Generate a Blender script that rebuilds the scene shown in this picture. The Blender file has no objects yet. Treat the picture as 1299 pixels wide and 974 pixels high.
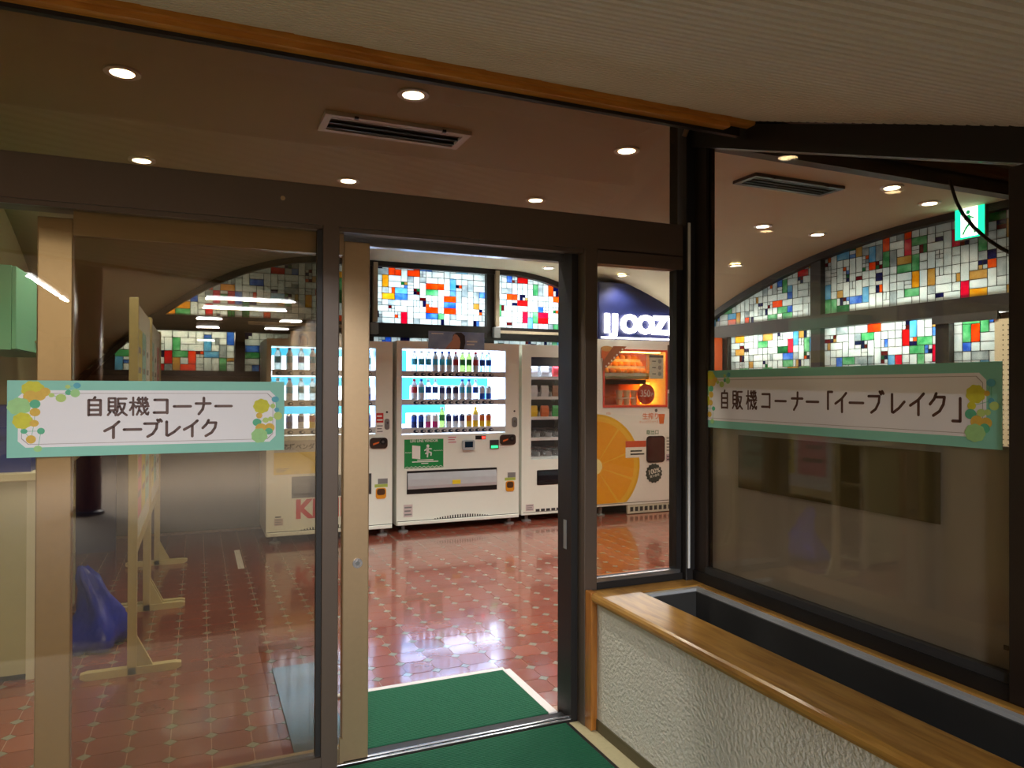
import bpy, math, random
from mathutils import Vector, Matrix
random.seed(7)
SC = bpy.context.scene
COL = SC.collection
PI = math.pi
R = math.radians

def lin(c):
    c = c / 255.0
    return c / 12.92 if c <= 0.04045 else ((c + 0.055) / 1.055) ** 2.4
def S(r, g, b):
    return (lin(r), lin(g), lin(b), 1.0)

# ------------------------------------------------------------------ camera
EYE = 1.37
F_PX = 923.07
YAW, PITCH, ROLL = R(23.383), R(0.342), R(-0.165)
fw = Vector((math.sin(YAW) * math.cos(PITCH), math.cos(YAW) * math.cos(PITCH), math.sin(PITCH)))
rt = Vector((math.cos(YAW), -math.sin(YAW), 0))
dn = fw.cross(rt)
rt2 = rt * math.cos(ROLL) + dn * math.sin(ROLL)
dn2 = dn * math.cos(ROLL) - rt * math.sin(ROLL)
cd = bpy.data.cameras.new('camera')
cd.sensor_fit = 'HORIZONTAL'; cd.sensor_width = 36.0
cd.lens = F_PX / 1299.0 * 36.0
cd.clip_start = 0.02; cd.clip_end = 100
cam = bpy.data.objects.new('camera', cd)
COL.objects.link(cam)
m3 = Matrix((rt2, -dn2, -fw)).transposed()
cam.matrix_world = Matrix.Translation((0, 0, EYE)) @ m3.to_4x4()
SC.camera = cam

# ------------------------------------------------------------------ world, exposure
w = bpy.data.worlds.new('world'); SC.world = w
w.use_nodes = True
bgn = w.node_tree.nodes['Background']
bgn.inputs[0].default_value = (0.5, 0.55, 0.6, 1); bgn.inputs[1].default_value = 0.0
SC.view_settings.view_transform = 'Standard'
SC.view_settings.look = 'None'
SC.view_settings.gamma = 1.0
SC.view_settings.use_curve_mapping = False
SC.view_settings.exposure = 0.65
SC.cycles.use_denoising = True
SC.cycles.max_bounces = 10
SC.cycles.transparent_max_bounces = 24
SC.cycles.sample_clamp_indirect = 6.0
SC.cycles.caustics_reflective = False
SC.cycles.caustics_refractive = False

# ------------------------------------------------------------------ large lights
def area(name, loc, rot, sx, sy, power, color, spread=180):
    l = bpy.data.lights.new(name, 'AREA'); l.shape = 'RECTANGLE'
    l.size = sx; l.size_y = sy; l.energy = power; l.color = color; l.spread = R(spread)
    o = bpy.data.objects.new(name, l); o.location = loc; o.rotation_euler = rot
    COL.objects.link(o); return o
WARM = (1.0, 0.97, 0.88); NEUT = (0.93, 0.96, 1.0); COOL = (0.86, 0.94, 1.0)
# light behind the stained glass, which the photograph shows lit from its back
area('stained_glass_backlight', (2.95, 7.95, 2.30), (R(-90), 0, 0), 2.5, 0.16, 24, COOL)
area('stained_glass_backlight', (-0.1, 7.95, 1.92), (R(-90), 0, 0), 1.2, 0.12, 9, NEUT)
area('stained_glass_backlight', (2.9, 7.85, 1.80), (R(-90), 0, 0), 2.4, 0.08, 5, COOL)
area('stained_glass_backlight', (5.50, 5.7, 1.90), (R(-90), 0, R(-90)), 1.1, 0.14, 11, COOL)
area('stained_glass_backlight', (5.50, 4.15, 1.90), (R(-90), 0, R(-90)), 1.4, 0.14, 15, COOL)

# ------------------------------------------------------------------ helpers
def link(o, parent=None):
    COL.objects.link(o)
    if parent is not None: o.parent = parent
    return o
def tag(o, label=None, cat=None, group=None, kind=None):
    if label: o['label'] = label
    if cat: o['category'] = cat
    if group: o['group'] = group
    if kind: o['kind'] = kind
    return o
def empty(name, loc=(0, 0, 0), rz=0.0):
    o = bpy.data.objects.new(name, None)
    o.empty_display_size = 0.1
    o.location = loc; o.rotation_euler = (0, 0, rz)
    return link(o)
def thing(name, label, cat, loc=(0, 0, 0), rz=0.0, group=None, kind=None):
    return tag(empty(name, loc, rz), label, cat, group, kind)
def structure(o, label, cat=None):
    return tag(o, label, cat, kind='structure')

class B:
    """collects faces, builds ONE mesh object"""
    def __init__(s): s.v = []; s.f = []
    def add(s, vs, fs):
        n = len(s.v); s.v += [tuple(p) for p in vs]; s.f += [tuple(i + n for i in q) for q in fs]; return s
    def box(s, x0, x1, y0, y1, z0, z1):
        return s.add([(x0, y0, z0), (x1, y0, z0), (x1, y1, z0), (x0, y1, z0), (x0, y0, z1), (x1, y0, z1), (x1, y1, z1), (x0, y1, z1)],
                     [(0, 3, 2, 1), (4, 5, 6, 7), (0, 1, 5, 4), (1, 2, 6, 5), (2, 3, 7, 6), (3, 0, 4, 7)])
    def prism(s, poly, y0, y1):
        """poly: (x, z) counter-clockwise seen from -Y; extruded from y0 (front) to y1"""
        n = len(poly)
        vs = [(x, y0, z) for x, z in poly] + [(x, y1, z) for x, z in poly]
        fs = [tuple(range(n)), tuple(range(2 * n - 1, n - 1, -1))]
        fs += [(i, i + n, (i + 1) % n + n, (i + 1) % n) for i in range(n)]
        return s.add(vs, fs)
    def prismx(s, poly, x0, x1):
        """poly: (y, z); extruded along x"""
        n = len(poly)
        vs = [(x0, y, z) for y, z in poly] + [(x1, y, z) for y, z in poly]
        fs = [tuple(range(n - 1, -1, -1)), tuple(range(n, 2 * n))]
        fs += [(i, (i + 1) % n, (i + 1) % n + n, i + n) for i in range(n)]
        return s.add(vs, fs)
    def prismz(s, poly, z0, z1):
        n = len(poly)
        vs = [(x, y, z0) for x, y in poly] + [(x, y, z1) for x, y in poly]
        fs = [tuple(range(n - 1, -1, -1)), tuple(range(n, 2 * n))]
        fs += [(i, (i + 1) % n, (i + 1) % n + n, i + n) for i in range(n)]
        return s.add(vs, fs)
    def lathe(s, prof, n=12, cx=0, cy=0):
        """prof: (r, z) from bottom to top"""
        vs = []; fs = []
        for r, z in prof:
            for k in range(n):
                a = 2 * PI * k / n; vs.append((cx + r * math.cos(a), cy + r * math.sin(a), z))
        for j in range(len(prof) - 1):
            for k in range(n):
                fs.append((j * n + k, j * n + (k + 1) % n, (j + 1) * n + (k + 1) % n, (j + 1) * n + k))
        fs.append(tuple(range(n - 1, -1, -1))); m = (len(prof) - 1) * n
        fs.append(tuple(range(m, m + n)))
        return s.add(vs, fs)
    def tube(s, pts, r, n=8, close=False):
        pts = [Vector(p) for p in pts]; vs = []; fs = []; N = len(pts)
        for i, p in enumerate(pts):
            t = (pts[min(i + 1, N - 1)] - pts[max(i - 1, 0)]).normalized()
            a = Vector((0, 0, 1)) if abs(t.z) < 0.9 else Vector((1, 0, 0))
            u = t.cross(a).normalized(); v2 = t.cross(u)
            for k in range(n):
                q = 2 * PI * k / n; vs.append(p + (u * math.cos(q) + v2 * math.sin(q)) * r)
        for i in range(N - 1):
            for k in range(n):
                fs.append((i * n + k, i * n + (k + 1) % n, (i + 1) * n + (k + 1) % n, (i + 1) * n + k))
        fs.append(tuple(range(n - 1, -1, -1))); fs.append(tuple(range((N - 1) * n, N * n)))
        return s.add(vs, fs)
    def cyl_y(s, cx, cz, r, y0, y1, n=16):
        return s.prism([(cx + r * math.cos(2 * PI * k / n), cz + r * math.sin(2 * PI * k / n)) for k in range(n)], y0, y1)
    def mesh(s, name, mat):
        me = bpy.data.meshes.new(name); me.from_pydata(s.v, [], s.f); me.update()
        if mat: me.materials.append(mat)
        return me
    def build(s, name, mat, parent=None, bevel=0, smooth=False, seg=2):
        me = s.mesh(name, mat)
        if smooth:
            for p in me.polygons: p.use_smooth = True
        o = bpy.data.objects.new(name, me); link(o, parent)
        if bevel:
            md = o.modifiers.new('bevel', 'BEVEL'); md.width = bevel; md.segments = seg; md.limit_method = 'ANGLE'
        return o
def box(name, mat, parent, x0, x1, y0, y1, z0, z1, bevel=0):
    return B().box(x0, x1, y0, y1, z0, z1).build(name, mat, parent, bevel)
def rrect(x0, x1, z0, z1, r, n=4):
    p = []
    for cx, cz, a0 in ((x1 - r, z0 + r, -90), (x1 - r, z1 - r, 0), (x0 + r, z1 - r, 90), (x0 + r, z0 + r, 180)):
        for k in range(n + 1):
            a = R(a0 + 90 * k / n); p.append((cx + r * math.cos(a), cz + r * math.sin(a)))
    return p
def disc(cx, cz, rx, rz=None, n=18):
    rz = rz or rx
    return [(cx + rx * math.cos(2 * PI * k / n), cz + rz * math.sin(2 * PI * k / n)) for k in range(n)]

# ------------------------------------------------------------------ materials
MATS = {}
def pm(name, rgb, rough=0.5, var=0.06, scale=18.0, bump=0.0, metal=0.0, coat=0.0, spec=0.5, bscale=None, stretch=None, rgb2=None):
    if name in MATS: return MATS[name]
    m = bpy.data.materials.new(name); m.use_nodes = True
    nt = m.node_tree; p = nt.nodes['Principled BSDF']
    p.inputs['Roughness'].default_value = rough; p.inputs['Metallic'].default_value = metal
    p.inputs['Coat Weight'].default_value = coat; p.inputs['Specular IOR Level'].default_value = spec
    c = S(*rgb)
    tc = nt.nodes.new('ShaderNodeTexCoord'); mp = nt.nodes.new('ShaderNodeMapping')
    nt.links.new(tc.outputs['Object'], mp.inputs[0])
    if stretch: mp.inputs['Scale'].default_value = stretch
    nz = nt.nodes.new('ShaderNodeTexNoise'); nz.inputs['Scale'].default_value = scale; nz.inputs['Detail'].default_value = 4
    nt.links.new(mp.outputs[0], nz.inputs['Vector'])
    mx = nt.nodes.new('ShaderNodeMix'); mx.data_type = 'RGBA'
    c2 = S(*rgb2) if rgb2 else tuple(min(1, x * (1 + var)) for x in c[:3]) + (1,)
    c1 = c if rgb2 else tuple(x * (1 - var) for x in c[:3]) + (1,)
    mx.inputs[6].default_value = c1; mx.inputs[7].default_value = c2
    nt.links.new(nz.outputs['Fac'], mx.inputs[0]); nt.links.new(mx.outputs[2], p.inputs['Base Color'])
    if bump:
        bp = nt.nodes.new('ShaderNodeBump'); bp.inputs['Strength'].default_value = bump; bp.inputs['Distance'].default_value = 0.01
        n2 = nz
        if bscale:
            n2 = nt.nodes.new('ShaderNodeTexNoise'); n2.inputs['Scale'].default_value = bscale; n2.inputs['Detail'].default_value = 3
            nt.links.new(mp.outputs[0], n2.inputs['Vector'])
        nt.links.new(n2.outputs['Fac'], bp.inputs['Height']); nt.links.new(bp.outputs[0], p.inputs['Normal'])
    MATS[name] = m; return m
def em(name, rgb, strength):
    if name in MATS: return MATS[name]
    m = bpy.data.materials.new(name); m.use_nodes = True; nt = m.node_tree
    p = nt.nodes['Principled BSDF']
    p.inputs['Base Color'].default_value = S(*rgb); p.inputs['Roughness'].default_value = 0.4
    p.inputs['Emission Color'].default_value = S(*rgb); p.inputs['Emission Strength'].default_value = strength
    MATS[name] = m; return m
def glass(name, tint, refl=1.0, rough=0.0):
    if name in MATS: return MATS[name]
    m = bpy.data.materials.new(name); m.use_nodes = True; nt = m.node_tree
    for n in list(nt.nodes):
        if n.type == 'BSDF_PRINCIPLED': nt.nodes.remove(n)
    out = [n for n in nt.nodes if n.type == 'OUTPUT_MATERIAL'][0]
    tr = nt.nodes.new('ShaderNodeBsdfTransparent'); tr.inputs[0].default_value = S(*tint)
    gl = nt.nodes.new('ShaderNodeBsdfGlossy'); gl.inputs['Roughness'].default_value = rough
    gl.inputs[0].default_value = (refl, refl, refl, 1)
    lw = nt.nodes.new('ShaderNodeLayerWeight'); lw.inputs[0].default_value = 0.5
    pw = nt.nodes.new('ShaderNodeMath'); pw.operation = 'POWER'; pw.inputs[1].default_value = 5.0   # Schlick, the same from both sides of the pane
    ma = nt.nodes.new('ShaderNodeMath'); ma.operation = 'MULTIPLY_ADD'; ma.inputs[1].default_value = 0.96; ma.inputs[2].default_value = 0.04
    nt.links.new(lw.outputs['Facing'], pw.inputs[0]); nt.links.new(pw.outputs[0], ma.inputs[0])
    mx = nt.nodes.new('ShaderNodeMixShader')
    nt.links.new(ma.outputs[0], mx.inputs[0]); nt.links.new(tr.outputs[0], mx.inputs[1]); nt.links.new(gl.outputs[0], mx.inputs[2])
    nt.links.new(mx.outputs[0], out.inputs[0])
    MATS[name] = m; return m
def stain(name, rgb, rgb2=None):
    m = bpy.data.materials.new('stained_' + name); m.use_nodes = True; nt = m.node_tree
    for n in list(nt.nodes):
        if n.type == 'BSDF_PRINCIPLED': nt.nodes.remove(n)
    out = [n for n in nt.nodes if n.type == 'OUTPUT_MATERIAL'][0]
    tc = nt.nodes.new('ShaderNodeNewGeometry')
    nz = nt.nodes.new('ShaderNodeTexNoise'); nz.inputs['Scale'].default_value = 14; nz.inputs['Detail'].default_value = 4
    nt.links.new(tc.outputs['Position'], nz.inputs['Vector'])
    rp = nt.nodes.new('ShaderNodeValToRGB')
    rp.color_ramp.elements[0].position = 0.36; rp.color_ramp.elements[0].color = S(*rgb)
    rp.color_ramp.elements[1].position = 0.66; rp.color_ramp.elements[1].color = S(*(rgb2 or rgb))
    nt.links.new(nz.outputs['Fac'], rp.inputs[0])
    tl = nt.nodes.new('ShaderNodeBsdfTranslucent'); df = nt.nodes.new('ShaderNodeBsdfDiffuse'); gl = nt.nodes.new('ShaderNodeBsdfGlossy')
    gl.inputs['Roughness'].default_value = 0.25
    m1 = nt.nodes.new('ShaderNodeMixShader'); m1.inputs[0].default_value = 0.22
    m2 = nt.nodes.new('ShaderNodeMixShader'); m2.inputs[0].default_value = 0.04
    for a in (tl, df): nt.links.new(rp.outputs[0], a.inputs[0])
    nt.links.new(tl.outputs[0], m1.inputs[1]); nt.links.new(df.outputs[0], m1.inputs[2])
    nt.links.new(m1.outputs[0], m2.inputs[1]); nt.links.new(gl.outputs[0], m2.inputs[2]); nt.links.new(m2.outputs[0], out.inputs[0])
    return m
def wood(name, a, b, rough=0.3, stretch=(1, 1, 1), coat=0.3):
    if name in MATS: return MATS[name]
    m = bpy.data.materials.new(name); m.use_nodes = True; nt = m.node_tree; p = nt.nodes['Principled BSDF']
    tc = nt.nodes.new('ShaderNodeTexCoord'); mp = nt.nodes.new('ShaderNodeMapping'); mp.inputs['Scale'].default_value = stretch
    nt.links.new(tc.outputs['Object'], mp.inputs[0])
    nz = nt.nodes.new('ShaderNodeTexNoise'); nz.inputs['Scale'].default_value = 9; nz.inputs['Detail'].default_value = 8; nz.inputs['Distortion'].default_value = 0.6
    nt.links.new(mp.outputs[0], nz.inputs['Vector'])
    rp = nt.nodes.new('ShaderNodeValToRGB')
    rp.color_ramp.elements[0].position = 0.3; rp.color_ramp.elements[0].color = S(*b)
    rp.color_ramp.elements[1].position = 0.62; rp.color_ramp.elements[1].color = S(*a)
    nt.links.new(nz.outputs['Fac'], rp.inputs[0]); nt.links.new(rp.outputs[0], p.inputs['Base Color'])
    p.inputs['Roughness'].default_value = rough; p.inputs['Coat Weight'].default_value = coat; p.inputs['Coat Roughness'].default_value = 0.15
    MATS[name] = m; return m
def tile_mat(name, ca, cb, rough, bump):
    m = bpy.data.materials.new(name); m.use_nodes = True; nt = m.node_tree; p = nt.nodes['Principled BSDF']
    g = nt.nodes.new('ShaderNodeNewGeometry'); oi = nt.nodes.new('ShaderNodeObjectInfo')
    ad = nt.nodes.new('ShaderNodeMath'); ad.operation = 'ADD'; fc = nt.nodes.new('ShaderNodeMath'); fc.operation = 'FRACT'
    nt.links.new(g.outputs['Random Per Island'], ad.inputs[0]); nt.links.new(oi.outputs['Random'], ad.inputs[1]); nt.links.new(ad.outputs[0], fc.inputs[0])
    nz = nt.nodes.new('ShaderNodeTexNoise'); nz.inputs['Scale'].default_value = 9; nz.inputs['Detail'].default_value = 5
    nt.links.new(g.outputs['Position'], nz.inputs['Vector'])
    av = nt.nodes.new('ShaderNodeMath'); av.operation = 'MULTIPLY_ADD'; av.inputs[1].default_value = 0.55
    nt.links.new(fc.outputs[0], av.inputs[0])
    ml = nt.nodes.new('ShaderNodeMath'); ml.operation = 'MULTIPLY'; ml.inputs[1].default_value = 0.45
    nt.links.new(nz.outputs['Fac'], ml.inputs[0]); nt.links.new(ml.outputs[0], av.inputs[2])
    mx = nt.nodes.new('ShaderNodeMix'); mx.data_type = 'RGBA'; mx.inputs[6].default_value = S(*ca); mx.inputs[7].default_value = S(*cb)
    nt.links.new(av.outputs[0], mx.inputs[0]); nt.links.new(mx.outputs[2], p.inputs['Base Color'])
    p.inputs['Roughness'].default_value = rough; p.inputs['Coat Weight'].default_value = 0.6; p.inputs['Coat Roughness'].default_value = 0.07
    n2 = nt.nodes.new('ShaderNodeTexNoise'); n2.inputs['Scale'].default_value = 26; n2.inputs['Detail'].default_value = 2
    nt.links.new(g.outputs['Position'], n2.inputs['Vector'])
    bp = nt.nodes.new('ShaderNodeBump'); bp.inputs['Strength'].default_value = bump; bp.inputs['Distance'].default_value = 0.004
    nt.links.new(n2.outputs['Fac'], bp.inputs['Height']); nt.links.new(bp.outputs[0], p.inputs['Normal'])
    return m

BROWN = pm('bronze_aluminium', (96, 82, 72), 0.40, 0.05, 60, metal=0.25)
BROWN_D = pm('dark_bronze', (48, 38, 32), 0.42, 0.05, 60, metal=0.3)
BRONZE_L = pm('light_bronze', (178, 152, 118), 0.34, 0.05, 60, metal=0.5)
BLACKISH = pm('black_brown', (24, 20, 19), 0.5, 0.05)
ALU = pm('aluminium', (170, 172, 176), 0.25, 0.04, 50, metal=0.9)
WHITE = pm('white_enamel', (234, 238, 228), 0.35, 0.02, 30)
WHITE_B = pm('white_plastic', (240, 240, 240), 0.4, 0.02)
CREAM = pm('cream_panel', (214, 204, 176), 0.6, 0.05)
BLACKP = pm('black_plastic', (20, 20, 22), 0.35, 0.05)
DARKG = pm('dark_grey', (58, 58, 60), 0.35, 0.05)
MIDG = pm('mid_grey', (128, 128, 128), 0.4, 0.05)
CHROME = pm('chrome', (205, 205, 208), 0.18, 0.02, metal=1.0)
GREEN_P = pm('poster_green', (20, 140, 70), 0.5, 0.04)
RED_P = pm('print_red', (205, 45, 40), 0.5, 0.04)
YEL_P = pm('print_yellow', (232, 204, 40), 0.5, 0.06)
ORANGE_P = pm('print_orange', (224, 110, 40), 0.5, 0.05)
NAVY = pm('print_navy', (28, 44, 110), 0.5, 0.05)
PAPER = pm('paper_white', (236, 236, 232), 0.6, 0.02)
PRINT_D = pm('print_dark', (52, 46, 44), 0.6, 0.03)
GLASS = glass('window_glass', (236, 232, 222), 1.0)
GLASS_T = glass('tinted_glass', (214, 204, 188), 1.0)
GLASS_C = glass('clear_glass', (250, 251, 252), 0.7)

# ------------------------------------------------------------------ floor of tiles
PX, PY, TX0, TY0 = 0.1455, 0.1447, 1.512, 2.964
RX0, RX1, RY0, RY1 = -1.1, 5.26, 2.78, 7.6
TERRA = tile_mat('terracotta_tile', (120, 58, 44), (154, 84, 66), 0.2, 0.10)
DOTM = tile_mat('grey_green_inset', (126, 126, 112), (150, 148, 132), 0.2, 0.10)
floor = box('floor', pm('grout', (172, 140, 122), 0.7, 0.1, 60), None, RX0, RX1, RY0, RY1, -0.06, -0.002)
structure(floor, 'glossy terracotta tile floor with grey green insets', 'floor')
hx, hy, ct = PX / 2 - 0.0015, PY / 2 - 0.0015, 0.0262
octo = [(-hx + ct, -hy), (hx - ct, -hy), (hx, -hy + ct), (hx, hy - ct), (hx - ct, hy), (-hx + ct, hy), (-hx, hy - ct), (-hx, -hy + ct)]
dd = 0.0256
diam = [(0, -dd), (dd, 0), (0, dd), (-dd, 0)]
tile_me = B().prismz(octo, -0.006, 0.0).mesh('tile', TERRA)
dot_me = B().prismz(diam, -0.006, 0.0004).mesh('inset', DOTM)
def see(x, y, z=0.0):
    d = Vector((x, y, z - EYE)); c = d.dot(fw)
    if c < 0.1: return None
    return (649.5 + F_PX * d.dot(rt2) / c, 487 + F_PX * d.dot(dn2) / c, c)
tiles, dots = [], []
for i in range(-20, 28):
    for j in range(-3, 34):
        for lst, ox, oy in ((tiles, 0.5, 0.5), (dots, 0, 0)):
            x = TX0 + (i + ox) * PX; y = TY0 + (j + oy) * PY
            if not (RX0 + 0.08 < x < RX1 - 0.08 and RY0 + 0.078 < y < RY1 - 0.08): continue
            p = see(x, y)
            vis = p is not None and ((80 < p[0] < 405) or (467 < p[0] < 716) or (755 < p[0] < 862)) and 640 < p[1] < 960
            if vis and 0.55 < x < 1.42 and y < 3.25: vis = False
            lst.append((0 if vis else 1, p[2] if p else 99, x, y))
for lst, me, nm, poly, mt, zt in ((tiles, tile_me, 'tile', octo, TERRA, 0.0), (dots, dot_me, 'inset', diam, DOTM, 0.0004)):
    lst.sort()
    for k, (v, d, x, y) in enumerate(lst[:300]):
        o = bpy.data.objects.new(nm, me); o.location = (x, y, random.uniform(-0.0004, 0.0004)); o.rotation_euler = (random.gauss(0, 0.0025), random.gauss(0, 0.0025), 0)
        link(o, floor)
    b = B()
    for (v, d, x, y) in lst[300:]:
        b.prismz([(x + q, y + r_) for q, r_ in poly], -0.006, zt)
    o = b.build(nm + '_field', mt, floor); o['kind'] = 'stuff'

# ------------------------------------------------------------------ vending room shell
def drop(x, y):
    if y < 3.8: return 0.0
    h = ((y - 3.8) / 3.8) ** 2
    if x > 3.2: return 1.01 * ((x - 3.2) / 2.06) ** 2 * h
    if x < 1.2: return 1.0 * ((1.2 - x) / 1.95) ** 2 * h
    return 0.0
CZ = 2.70
def ceil_z(x, y): return CZ - drop(x, y)
PLASTER = pm('brown_plaster', (190, 182, 156), 0.75, 0.06, 30, bump=0.15, bscale=140)
b = B(); NX, NY = 54, 44
for j in range(NY + 1):
    for i in range(NX + 1):
        x = RX0 + (RX1 + 0.06 - RX0) * i / NX; y = RY0 - 0.02 + (RY1 + 0.08 - RY0) * j / NY
        b.v.append((x, y, ceil_z(x, y)))
for j in range(NY):
    for i in range(NX):
        a = j * (NX + 1) + i; b.f.append((a, a + NX + 1, a + NX + 2, a + 1))
ceil = b.build('ceiling', PLASTER, None, smooth=True)
md = ceil.modifiers.new('thick', 'SOLIDIFY'); md.thickness = 0.06; md.offset = -1
structure(ceil, 'brown plaster vault ceiling sinking towards its corners', 'ceiling')
WALLM = pm('grey_wall', (112, 100, 90), 0.7, 0.06, 12)
for nm, bx_, lb in (('wall_back', (RX0, RX1 + 0.1, RY1, RY1 + 0.1, 0, 1.50), 'grey back wall behind the vending machines'),
                    ('wall_right', (RX1, RX1 + 0.1, 0.9, RY1, 0, 1.50), 'grey wall under the long stained glass windows')):
    structure(box(nm, WALLM, None, *bx_), lb, 'wall')
structure(box('wall_left', pm('cream_wall', (196, 186, 140), 0.7, 0.06, 10), None, RX0 - 0.1, RX0, RY0 - 0.2, RY1 + 0.1, 0, 2.8), 'cream wall carrying the green cabinets', 'wall')
# beams, posts of the stained glass walls
t = thing('trim_1', 'dark beam and posts dividing the stained glass of the back wall', 'trim', (0, 0, 0), 0, kind='structure')
box('beam', BLACKISH, t, RX0, RX1, 7.54, 7.66, 1.91, 2.055)
box('rail', BLACKISH, t, RX0, RX1, 7.56, 7.66, 1.48, 1.53)
for x in (0.38, 1.645, 3.0, 4.32):
    zt = ceil_z(x, 7.6)
    box('post', BLACKISH, t, x - 0.045, x + 0.045, 7.55, 7.66, 1.50, 1.91)
    if x != 0.38: box('post', BLACKISH, t, x - 0.045, x + 0.045, 7.55, 7.66, 2.055, zt)
for x in (1.675, 3.045):
    box('channel', pm('beige_channel', (165, 150, 128), 0.5), t, x, x + 0.045, 7.50, 7.55, 2.06, ceil_z(x, 7.52) - 0.02)
    box('bracket', MIDG, t, x - 0.03, x + 0.05, 7.48, 7.54, 1.93, 2.05, 0.008)
box('rod', pm('beige_channel', (165, 150, 128)), t, 3.10, 4.28, 7.49, 7.53, 1.985, 2.015)
box('rod', pm('beige_channel', (165, 150, 128)), t, 0.45, 1.55, 7.49, 7.53, 1.985, 2.015)
t = thing('trim_2', 'dark beam and posts dividing the stained glass of the side wall', 'trim', (0, 0, 0), 0, kind='structure')
box('beam', BLACKISH, t, 5.20, 5.32, 0.9, RY1 - 0.06, 1.925, 2.05)
box('rail', BLACKISH, t, 5.22, 5.32, 3.40, RY1 - 0.06, 1.46, 1.52)
for y, lo, up in ((6.30, 1, 0), (5.03, 1, 1), (3.79, 1, 0)):
    if lo: box('post', BLACKISH, t, 5.21, 5.32, y - 0.055, y + 0.055, 1.50, 1.925)
    if up: box('post', BLACKISH, t, 5.21, 5.32, y - 0.06, y + 0.06, 2.05, ceil_z(5.26, y))
box('lintel', DARKG, t, 5.19, 5.21, 3.36, 3.86, 1.87, 1.93)
def arch_trim(name, pts, dirv, label):
    b = B(); n = len(pts)
    for p in pts:
        x, y, z = p
        for q in (0, 1):
            for hgt in (0.012, -0.055):
                b.v.append((x - dirv[0] * 0.07 * q, y - dirv[1] * 0.07 * q, z + hgt))
    for i in range(n - 1):
        a = i * 4; c = a + 4
        b.f += [(a, a + 1, c + 1, c), (a + 2, c + 2, c + 3, a + 3), (a + 1, a + 3, c + 3, c + 1), (a, c, c + 2, a + 2)]
    b.f += [(0, 2, 3, 1), (4 * n - 4, 4 * n - 3, 4 * n - 1, 4 * n - 2)]
    structure(b.build(name, BLACKISH), label, 'trim')
arch_trim('trim_3', [(RX0 + 0.02 + (RX1 - RX0 - 0.04) * i / 60, 7.6, ceil_z(RX0 + (RX1 - RX0) * i / 60, 7.6)) for i in range(61)], (0, 1), 'dark curved moulding over the back wall stained glass')
arch_trim('trim_4', [(5.26, 2.9 + 4.6 * i / 40, ceil_z(5.26, 2.9 + 4.6 * i / 40)) for i in range(41)], (1, 0), 'dark curved moulding over the side wall stained glass')

# ------------------------------------------------------------------ stained glass
SG = dict(white=stain('white', (222, 232, 232), (240, 244, 242)), grey=stain('grey', (170, 182, 186), (215, 222, 222)),
          green=stain('green', (96, 180, 130), (170, 220, 185)), dgreen=stain('deep_green', (10, 120, 80), (60, 170, 110)),
          blue=stain('blue', (70, 130, 215), (150, 195, 240)), navy=stain('navy', (14, 24, 90), (30, 44, 130)),
          sky=stain('sky', (120, 190, 225), (170, 215, 235)), red=stain('red', (205, 20, 40), (225, 40, 50)),
          pink=stain('pink', (220, 16, 84), (235, 50, 110)), orange=stain('orange', (240, 100, 24), (248, 140, 50)),
          yellow=stain('yellow', (232, 180, 40), (240, 205, 90)), tan=stain('tan', (205, 170, 100), (225, 200, 140)),
          dred=stain('dark_red', (120, 10, 26), (150, 20, 40)))
LEAD = pm('lead', (26, 28, 30), 0.5)
PANE = {k: B().box(-0.5, 0.5, -0.5, 0.5, -0.5, 0.5).mesh('pane', m) for k, m in SG.items()}
HC = 0.0335
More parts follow.
